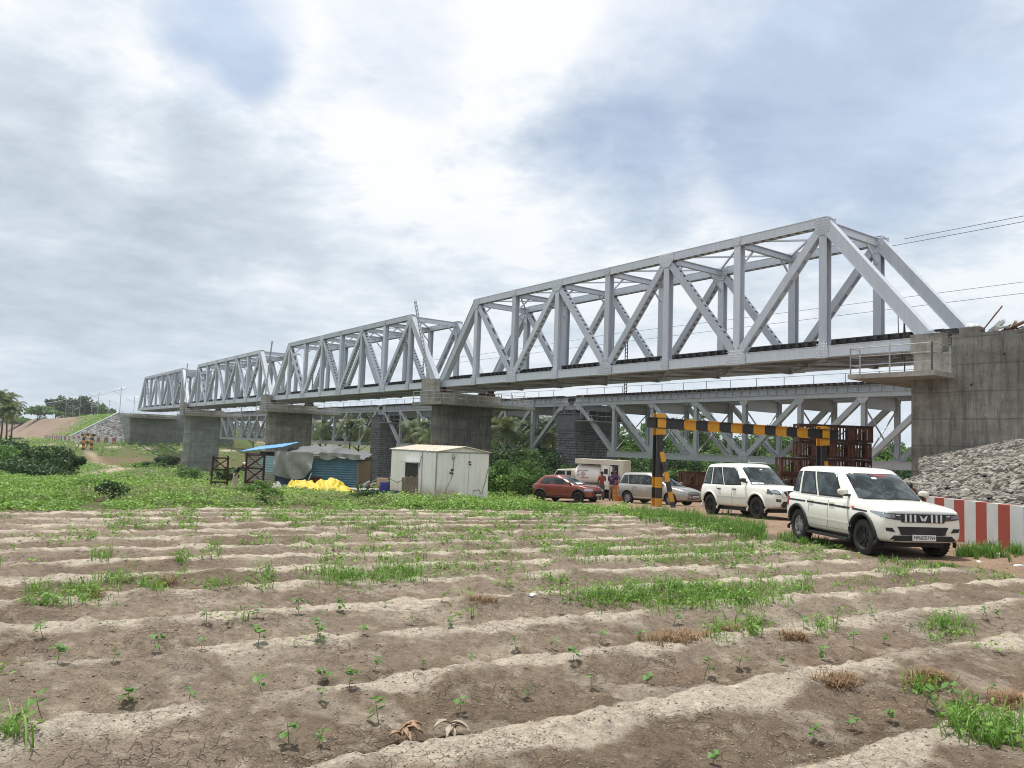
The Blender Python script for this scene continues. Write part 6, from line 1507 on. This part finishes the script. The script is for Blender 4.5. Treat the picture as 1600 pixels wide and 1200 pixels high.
def reg_near(rg,n):
    y=15+50*rg.uniform(0,1,n)**1.3;x=rg.uniform(-1.02,.15,n)*y*.78
    f=field_far(x)+(fbm(x/1.2,y/1.2,3,19)-.5)*1.6
    k=(y>f)&(x<track_edge(y)-.6)&((fbm(x/2.4,y/2.4,3,23)>.34)|(y>f+3))&((y>f+.5)|(fbm(x/.9,y/.9,2,29)>.45))
    # small bare path at left
    k&=~((np.abs(x+10.6-(y-20)*-.42)<.32)&(y<27)&(y>19))
    return x[k],y[k]
cover('ground_cover','low bright green vines and weeds covering the ground beyond the field',21000,reg_near,.042,.19,'leaf_low',31,9)
def reg_ol(rg,n):
    y=rg.uniform(23,38,n);x=rg.uniform(-13.5,-2.0,n);k=(y>field_far(x)+.8)&(fbm(x/2,y/2,3,37)>.40);return x[k],y[k]
cover('olive_weeds','taller olive-coloured seeding weeds left of the cabin',3400,reg_ol,.030,.28,'leaf_olive',32,10)
def reg_far(rg,n):
    y=60+150*rg.uniform(0,1,n)**1.2;x=rg.uniform(-.75,.12,n)*y;t=DX*x+DY*y;L=NX*x+NY*y
    k=~((bigh(x,y)>pr_base(x,y)))&(np.abs(x-(-53-(y-95)*.47+6*np.sin(y/18)))>1.7)&(fbm(x/8,y/8,3,43)>.38)&~((y>170)&(y<177)&(x>-95));return x[k],y[k]
cover('bank_cover','green scrub covering the river bank in the distance',11000,reg_far,.045,.35,'leaf_low',33,8)
def reg_slope(rg,n):
    t=rg.uniform(240,420,n);L=rg.uniform(24,41,n);k=(rg.uniform(0,1,n)<sm(330,255,t+(40-L)*1.5))&(t-236>(40-L)*1.45+1.5);x,y=DX*t+NX*L,DY*t+NY*L;return x[k],y[k]
cover('slope_grass','grass on the side of the far railway embankment',3600,reg_slope,.035,.12,'leaf_low',34,6)
# strips beside the cars
def strip(pts,w,n,h,bl,seed,label,sz=1.0,mt='grass',wd=.007,name='verge_grass'):
    rg=np.random.default_rng(seed);X=[];Y_=[]
    for k in range(n):
        i=rg.integers(0,len(pts)-1);f=rg.uniform();px=pts[i][0]*(1-f)+pts[i+1][0]*f;py=pts[i][1]*(1-f)+pts[i+1][1]*f;q=gp(px,py+rg.normal(0,w));X.append(q[0]);Y_.append(q[1])
    X=np.array(X);Y_=np.array(Y_);grassmesh(name,np.stack([X,Y_,zfor(X,Y_)-.01],-1),h,bl,wd,mt,seed,label,'grass',.26,.6,sz*rg.uniform(.35,1.3,n))
strip([(1000,806),(1060,812),(1100,820),(1150,826),(1195,834)],6,800,.27,7,41,'thick green grass beside the second white SUV')
strip([(830,794),(900,797),(960,799),(1020,803),(1090,812)],5,480,.22,7,42,'weeds along the track before the parked cars')
strip([(1215,838),(1260,846),(1300,852)],3,110,.16,8,43,'grass tufts by the wheels of the nearest SUV')
strip([(1495,866),(1540,864),(1598,866)],3,200,.22,8,44,'grass at the foot of the striped wall')
strip([(1370,880),(1440,884),(1500,886)],3,60,.10,7,45,'small grass tufts in front of the nearest SUV')
def reg_strip(rg,n):
    y=rg.uniform(24,36,n);x=rg.uniform(-5,6,n);e=track_edge(y);k=((y>field_far(x)+.2)|((x>e-1.1)&(y>19)))&(x<e+.25)&(fbm(x/1.1,y/1.1,3,53)>.38);return x[k],y[k]
cover('verge_weeds','leafy weeds at the field edge before the cabin and cars',3600,reg_strip,.04,.20,'leaf_low',36,9)
# bushes
def B_(px,Y,rx,rz,n,sz,mt,seed,label,group=None,ry=None,sink=.2): x,y=at(px,Y);return bush('bush',label,'bush',x,y,(rx,ry or rx*.9,rz),n,sz,mt,seed,group,rz*.75,k=30,sink=sink)
B_(87,64,2.5,1.95,7000,.11,'leaf_dark',1,'dark feathery bush at left, right one of the dark group','dark bushes at left',sink=.3)
B_(28,62,3.1,1.9,6500,.11,'leaf_dark',2,'dark spreading bush at the left frame edge','dark bushes at left',sink=.3)
B_(50,54,3.0,1.1,4500,.10,'leaf_dark',3,'low dark bush in front of the left dark group','dark bushes at left',sink=.4)
B_(-30,58,3.2,1.7,4000,.11,'leaf',4,'green bush cut by the left frame edge','dark bushes at left')
B_(2,70,2.4,1.6,3000,.12,'leaf',44,'mid green bush behind the left dark group','dark bushes at left')
for i,(px,Y,r_,h,lab) in enumerate(((180,24,.55,.45,'small dark weed clump left of the taller field weeds'),(140,33,.9,.26,'low dark clump in the green cover at left'),(430,25.3,.55,.35,'bright weed clump at the field edge before the lattice frames'),(355,60,1.2,.9,'dark shrub beside the tall grey pier'),(200,72,1.4,.7,'low shrub left of the tall grey pier'),(412,31,.8,.4,'leafy clump right of the braced lattice frame'),(575,30,.9,.42,'weed clump left of the blue drum'),(300,95,2.2,1.4,'bush at the foot of the tall grey pier'),(235,160,3.5,1.0,'scrub on the brown scarp left of the tall pier'),(262,165,3,1.6,'taller scrub on the brown scarp beside the tall pier'))):
    B_(px,Y,r_,h,int(700+r_*500),.045 if Y<40 else .10 if Y<100 else .28,('leaf','leaf_dark')[i%3==0],60+i,lab,sink=.05)
B_(797,49,1.8,1.45,8000,.075,'leaf',7,'round green bush right of the white cabin')
bb=[(775,74,3.4,2.2),(800,86,4.2,3.0),(835,80,3.4,2.4),(850,70,2.6,1.4),(985,70,2.6,2.3),(1010,76,3.4,3.0),(1050,70,3.0,2.5),(1085,66,3.0,2.3),(1120,72,3.4,2.9),(1160,70,3.2,2.8),(1195,66,2.8,2.2),(1235,70,3.2,2.6),(1280,68,2.8,2.2),(1330,66,2.8,2.0),(1390,64,2.6,2.2),(985,60,1.8,1.3),(1065,58,1.7,1.1),(1110,56,1.8,1.3),(890,68,2.4,1.2)]+[(q_,94+(i_%3)*3,4.2,3) for i_,q_ in enumerate((770,800,832,862,985,1015,1050,1085,1120,1160,1200,1245,1290,1335,1380,1415))]
for i,(px,Y,r_,h) in enumerate(bb):
    xx_,yy_=at(px,Y);tp_=.6 if Y>90 else -1.15;B_(px,Y,r_*1.15,max(.7,(CZ+tp_+.5-g1(xx_,yy_))/1.78)*(.8+.2*min(1,h/2.8)),6800,.115 if Y<90 else .16,('leaf','leaf_dark','leaf')[i%3],80+i,'%s green bush in the belt %s'%(('broad','tall','dense','low','rounded')[i%5],('right of the white cabin, leftmost','right of the white cabin under the old truss','left of the dark stone pier','behind the cab of the fuel truck','just right of the dark stone pier','under the old truss, behind the silver people carrier roof','behind the left gantry post','right of the left gantry post','left of the second white SUV','behind the rear of the second white SUV','behind the roof of the second white SUV','left of the rusty cribs','behind the left rusty cribs','behind the middle rusty cribs','behind the right rusty cribs','low behind the silver people carrier','low by the paired rusty cribs','low beside the second white SUV','behind the fuel truck')[i] if i<19 else 'behind the old truss, number %d from the left'%(i-18)),'bush belt under the old bridge',sink=.5)
# trees behind the old bridge
tg='trees beyond the old bridge'
tt=[(980,112,8.5,4.0,'leaf'),(1010,120,9.6,4.2,'leaf'),(1048,128,10.5,4.4,'leaf_dark'),(1082,118,8.6,4.0,'leaf'),(1105,135,9.0,4.2,'leaf'),(1143,122,8.0,4.0,'leaf_dark'),(1170,128,8.2,4.2,'leaf'),(1222,112,9.4,4.6,'leaf'),(1262,118,8.6,4.0,'leaf'),(1300,124,8.0,4.0,'leaf'),(1345,120,7.4,3.8,'leaf_dark'),(1398,116,8.2,4.0,'leaf'),(1420,128,7.4,3.8,'leaf'),(880,118,8.4,4.0,'leaf'),(560,170,8.0,4.6,'leaf'),(530,178,7.5,4.4,'leaf_dark'),(500,190,8.0,5.0,'leaf'),(655,150,9.0,4.6,'leaf'),(640,160,8.0,4.2,'leaf'),(450,210,7,5,'leaf'),(395,220,7,5,'leaf_dark')]
tw=['leftmost tree right of the dark stone pier','second tree right of the dark stone pier','dark tree seen right of the left gantry post','tree below the middle of the striped beam','thin-topped tree under the striped beam','dark tree left of the second SUV roof','tree above the second white SUV','big tree left of the rusty cribs','tree behind the left rusty cribs','tree hidden behind the crib stack','dark tree behind the right cribs','tree left of the big abutment','tree touching the abutment edge','tree behind the dark stone pier','tree right of the tin shed behind the old truss','dark tree behind the tin shed roof','tree behind the middle of the tin shed','tree left of the dark stained pier','second tree left of the dark stained pier','far tree behind the shed left end','far dark tree near the tall pier']
for i,(px,Y,H,cr,m_) in enumerate(tt):
    x,y=at(px,Y);tree('tree',tw[i],x,y,H,cr,3400,.20 if Y<150 else .27,m_,200+i,tg,tz=-3.4)
pp=[(778,104,8.0,3.6),(795,98,7.0,3.6),(815,108,8.2,3.7),(838,100,6.8,3.5),(862,112,8.0,3.6),(762,110,9.0,3.6),(1093,118,9.8,3.0),(655,118,7.2,3.6),(580,135,7.4,3.8),(545,140,7.4,3.8),(510,150,7.2,3.8),(668,112,6.0,3.4)]
pw=['palm just right of the dark stained pier','low yellowing palm right of the dark stained pier','palm in the middle of the open truss bay','palm left of the dark stone pier','palm beside the dark stone pier','tall palm against the dark stained pier','tall thin palm rising behind the striped beam','palm left of the dark stained pier','palm right end of the tin shed, behind the old truss','palm above the tin shed','palm above the tarpaulin of the shed','short palm touching the dark stained pier']
for i,(px,Y,H,fl) in enumerate(pp): x,y=at(px,Y);palm(pw[i],x,y,H,fl,300+i,26,tz=-3.6)
for i,(px,Y,H,fl) in enumerate(((0,170,9.6,3.6),(16,178,8.6,3.2),(-14,165,9.4,3.8),(9,160,7.0,3.0))):
    x,y=at(px,Y);palm(['tallest coconut palm at the left frame edge','coconut palm with its crown right of the tallest','coconut palm cut by the left frame edge','shorter coconut palm in the left group'][i],x,y,H,fl,330+i,34,group='coconut palms at the left edge',tz=-2.4)
x,y=at(6,158);tree('tree','dark tree under the left coconut palms',x,y,5.0,4.5,3000,.3,'leaf_dark',401,'far trees at left')
ft=[(55,380,7,8,'leaf'),(66,390,7,8,'leaf'),(83,400,14,6.5,'leaf_dark'),(97,410,11,8,'leaf_dark'),(117,420,16,7.5,'leaf_dark'),(128,430,12,7,'leaf_dark'),(142,440,13,8,'leaf'),(158,450,10,7,'leaf_dark'),(20,420,6,9,'leaf'),(35,430,6,9,'leaf'),(110,470,8,9,'leaf')]
fw=['low green thicket left of the dark round trees','second low green thicket','dark round tree left of the pair of masts','wide dark tree between two masts','tallest dark tree on the far embankment','dark tree behind the middle masts','broad green tree behind the masts','last dark tree toward the bridge','faint low tree by the left palms','faint low tree beyond the dirt slope','low tree behind the tall dark one']
for i,(px,Y,H,cr,m_) in enumerate(ft): x,y=at(px,Y);tree('tree',fw[i],x,y,H,cr,1500,.75,m_,420+i,'far trees at left',tz=CZ+3.2 if i not in(8,9) else .5,cfrac=.55)
def bigtreeline():
    rgx=np.random.default_rng(88);n=26000;a=rgx.uniform(-.80,.80,n);d=rgx.uniform(520,640,n);x=a*d;y=d+0*a;z=-2+rgx.uniform(0,1,n)**1.3*(7+7*fbm(a*60,a*0+3,3,5))
    P=np.stack([x,y,z],-1);V,Fc,r=leafquads(P,1.5,.3,.6,9);tag(obj('far_wood',V,Fc,M['leaf_dark'],rv=r),'distant line of trees along the horizon','wood',kind='stuff')
bigtreeline()
# litter by the wall
for i,(px,py,lab) in enumerate(((1560,866,'pale scrap of paper by the striped wall'),(1592,884,'pale slab of litter at the right frame edge'),(1530,880,'thin cream board lying on the track'),(832,938,'pale stone in the field'))):
    x,y=gp(px,py);o=MB().b2(-.16,.16,-.05,.05,0,.02).b2(-.1,.12,-.03,.06,.021,.035).build('litter',M['c_white'] if i!=2 else M['cream']);o.location=(x,y,float(zfor(x,y)));o.rotation_euler=(.1,0,.4*i);o.scale=(.75 if i<3 else .4,)*3;tag(o,lab,'litter')
# ================================================================== SKY, SUN
w=bpy.data.worlds.new("World");SC.world=w;w.use_nodes=True;nt=w.node_tree;bg=nt.nodes['Background']
SUN_EL,SUN_AZ=R(74),R(-38)     # azimuth measured from +Y towards +X
sky=nt.nodes.new('ShaderNodeTexSky');sky.sky_type='NISHITA';sky.sun_disc=False;sky.sun_elevation=SUN_EL;sky.sun_rotation=SUN_AZ;sky.air_density=1.2;sky.dust_density=1.5
def wn(ty,**k):
    o=nt.nodes.new(ty)
    for a,v in k.items(): setattr(o,a,v)
    return o
def lk(a,b): nt.links.new(a,b)
def val(o,i,v):
    if hasattr(v,'links'): lk(v,o.inputs[i])
    else: o.inputs[i].default_value=v
def mth(op,a,b=0.,c=0.,cl=False):
    o=wn('ShaderNodeMath',operation=op,use_clamp=cl);val(o,0,a);val(o,1,b)
    if op in('MULTIPLY_ADD',): val(o,2,c)
    return o.outputs[0]
tc=wn('ShaderNodeTexCoord');sep=wn('ShaderNodeSeparateXYZ');lk(tc.outputs['Generated'],sep.inputs[0])
zz=mth('ADD',mth('MAXIMUM',sep.outputs[2],0.),.16)
cx=mth('DIVIDE',sep.outputs[0],zz);cy=mth('DIVIDE',sep.outputs[1],zz)
cv=wn('ShaderNodeCombineXYZ');lk(cx,cv.inputs[0]);lk(cy,cv.inputs[1]);cv.inputs[2].default_value=.37
def noi(sc,det,ro,dist=0.,off=0.):
    mp=wn('ShaderNodeMapping');mp.inputs['Location'].default_value=(off,off*.7,off*.3);lk(cv.outputs[0],mp.inputs[0])
    o=wn('ShaderNodeTexNoise');o.inputs['Scale'].default_value=sc;o.inputs['Detail'].default_value=det;o.inputs['Roughness'].default_value=ro;o.inputs['Distortion'].default_value=dist;lk(mp.outputs[0],o.inputs['Vector']);return o.outputs['Fac']
def blobm(px,py,r0,r1):
    v=Vector(ray(px,py)).normalized();d=wn('ShaderNodeVectorMath',operation='DOT_PRODUCT');nrm=wn('ShaderNodeVectorMath',operation='NORMALIZE');lk(tc.outputs['Generated'],nrm.inputs[0]);lk(nrm.outputs[0],d.inputs[0]);d.inputs[1].default_value=v
    m=wn('ShaderNodeMapRange');m.interpolation_type='SMOOTHSTEP';m.inputs[1].default_value=math.cos(R(r1));m.inputs[2].default_value=math.cos(R(r0));lk(d.outputs['Value'],m.inputs[0]);return m.outputs[0]
def ramp(f,*st):
    o=wn('ShaderNodeValToRGB');e=o.color_ramp.elements
    while len(e)<len(st): e.new(.5)
    for i,(p,c) in enumerate(st): e[i].position=p;e[i].color=(*(c if hasattr(c,'__len__') else (c,c,c)),1)
    lk(f,o.inputs[0]);return o.outputs[0]
n1=noi(1.15,9,.56,.35);n2=noi(2.6,9,.62,.2,4.);n4=noi(1.7,10,.62,.25,7.)
def blobs(L):
    o=None
    for (px,py,a,b,g_) in L: t_=mth('MULTIPLY',blobm(px,py,a,b),g_);o=t_ if o is None else mth('ADD',o,t_)
    return o
blue=blobs([(1150,80,2,14,.31),(1400,190,2,13,.27),(1580,110,2,13,.08),(1330,20,2,12,.08),(350,50,.2,6,.30),(400,105,.2,3,.18),(310,10,.2,4,.14),(640,50,.2,7,.16),(960,300,1,7,.12),(870,230,.5,4,.12),(1290,280,1,8,.10)])
n5=noi(5.0,9,.65,.3,3.);cov=mth('SUBTRACT',mth('ADD',mth('MULTIPLY_ADD',n1,.55,mth('MULTIPLY_ADD',n5,.30,mth('MULTIPLY',n2,.35))),.06),blue)
cf=ramp(cov,(.28,0.),(.62,1.))
gray=blobs([(110,330,2,15,.17),(40,520,3,16,.08),(330,350,2,10,.13),(520,430,2,9,.10),(60,60,2,10,.07),(160,600,2,14,.10)])
bright=blobs([(210,215,.5,4,.22),(820,60,2,12,.10),(560,170,2,13,.10),(370,420,1,6,.10),(1090,212,.5,3,.12),(1150,330,1,5,.10),(1255,65,.5,4,.14),(700,330,3,14,.04)])
sh=mth('ADD',mth('SUBTRACT',mth('MULTIPLY_ADD',n2,-.95,mth('MULTIPLY',n4,-.95)),bright),gray)
shade=mth('ADD',mth('MULTIPLY_ADD',n5,-.32,sh),1.41)
cloudc=ramp(shade,(.20,(.95,.97,1.0)),(.36,(.78,.845,.91)),(.52,(.64,.715,.795)),(.80,(.47,.545,.62)))
hz=mth('SUBTRACT',1.,mth('MULTIPLY',sep.outputs[2],3.4),cl=True);hz=mth('MULTIPLY',mth('MAXIMUM',hz,0.),.55)
skm=wn('ShaderNodeVectorMath',operation='SCALE');lk(sky.outputs[0],skm.inputs[0]);skm.inputs['Scale'].default_value=.10
def mixc(f,a,b):
    o=wn('ShaderNodeMix',data_type='RGBA');val(o,0,f)
    for i,v in((6,a),(7,b)):
        if hasattr(v,'links'): lk(v,o.inputs[i])
        else: o.inputs[i].default_value=(*v,1)
    return o.outputs[2]
thin=mixc(mth('MULTIPLY_ADD',n4,1.3,-.12,True),skm.outputs[0],(.74,.85,1.0))
c=mixc(cf,thin,cloudc);c=mixc(hz,c,(.60,.70,.79))
lk(c,bg.inputs[0]);bg.inputs[1].default_value=1.0
sd=bpy.data.lights.new('sun','SUN');sd.energy=5.0;sd.angle=R(.6);sd.color=(1,.965,.90);so=bpy.data.objects.new('sun',sd);COL.objects.link(so)
dv=Vector((math.sin(SUN_AZ)*math.cos(SUN_EL),math.cos(SUN_AZ)*math.cos(SUN_EL),math.sin(SUN_EL)));so.rotation_euler=dv.to_track_quat('Z','Y').to_euler()
HZ=MB().b2(-900,900,-60,1300,-12,60).build('haze',None);hm=bpy.data.materials.new('haze_air');hm.use_nodes=True;hn=hm.node_tree;hn.nodes.remove(hn.nodes['Principled BSDF'])
pv=hn.nodes.new('ShaderNodeVolumePrincipled');pv.inputs['Color'].default_value=(.86,.92,1,1);pv.inputs['Density'].default_value=.00018;pv.inputs['Anisotropy'].default_value=.2;hn.links.new(pv.outputs[0],hn.nodes['Material Output'].inputs['Volume']);HZ.data.materials.clear();HZ.data.materials.append(hm);tag(HZ,'thin pale haze hanging over the whole valley','haze',kind='stuff')
vs=SC.view_settings;vs.view_transform='Standard';vs.look='None';vs.exposure=.05;vs.gamma=1;vs.use_curve_mapping=False
SC.render.engine='CYCLES';SC.cycles.use_denoising=True;SC.cycles.filter_width=1.05;SC.cycles.max_bounces=6;SC.cycles.transparent_max_bounces=8
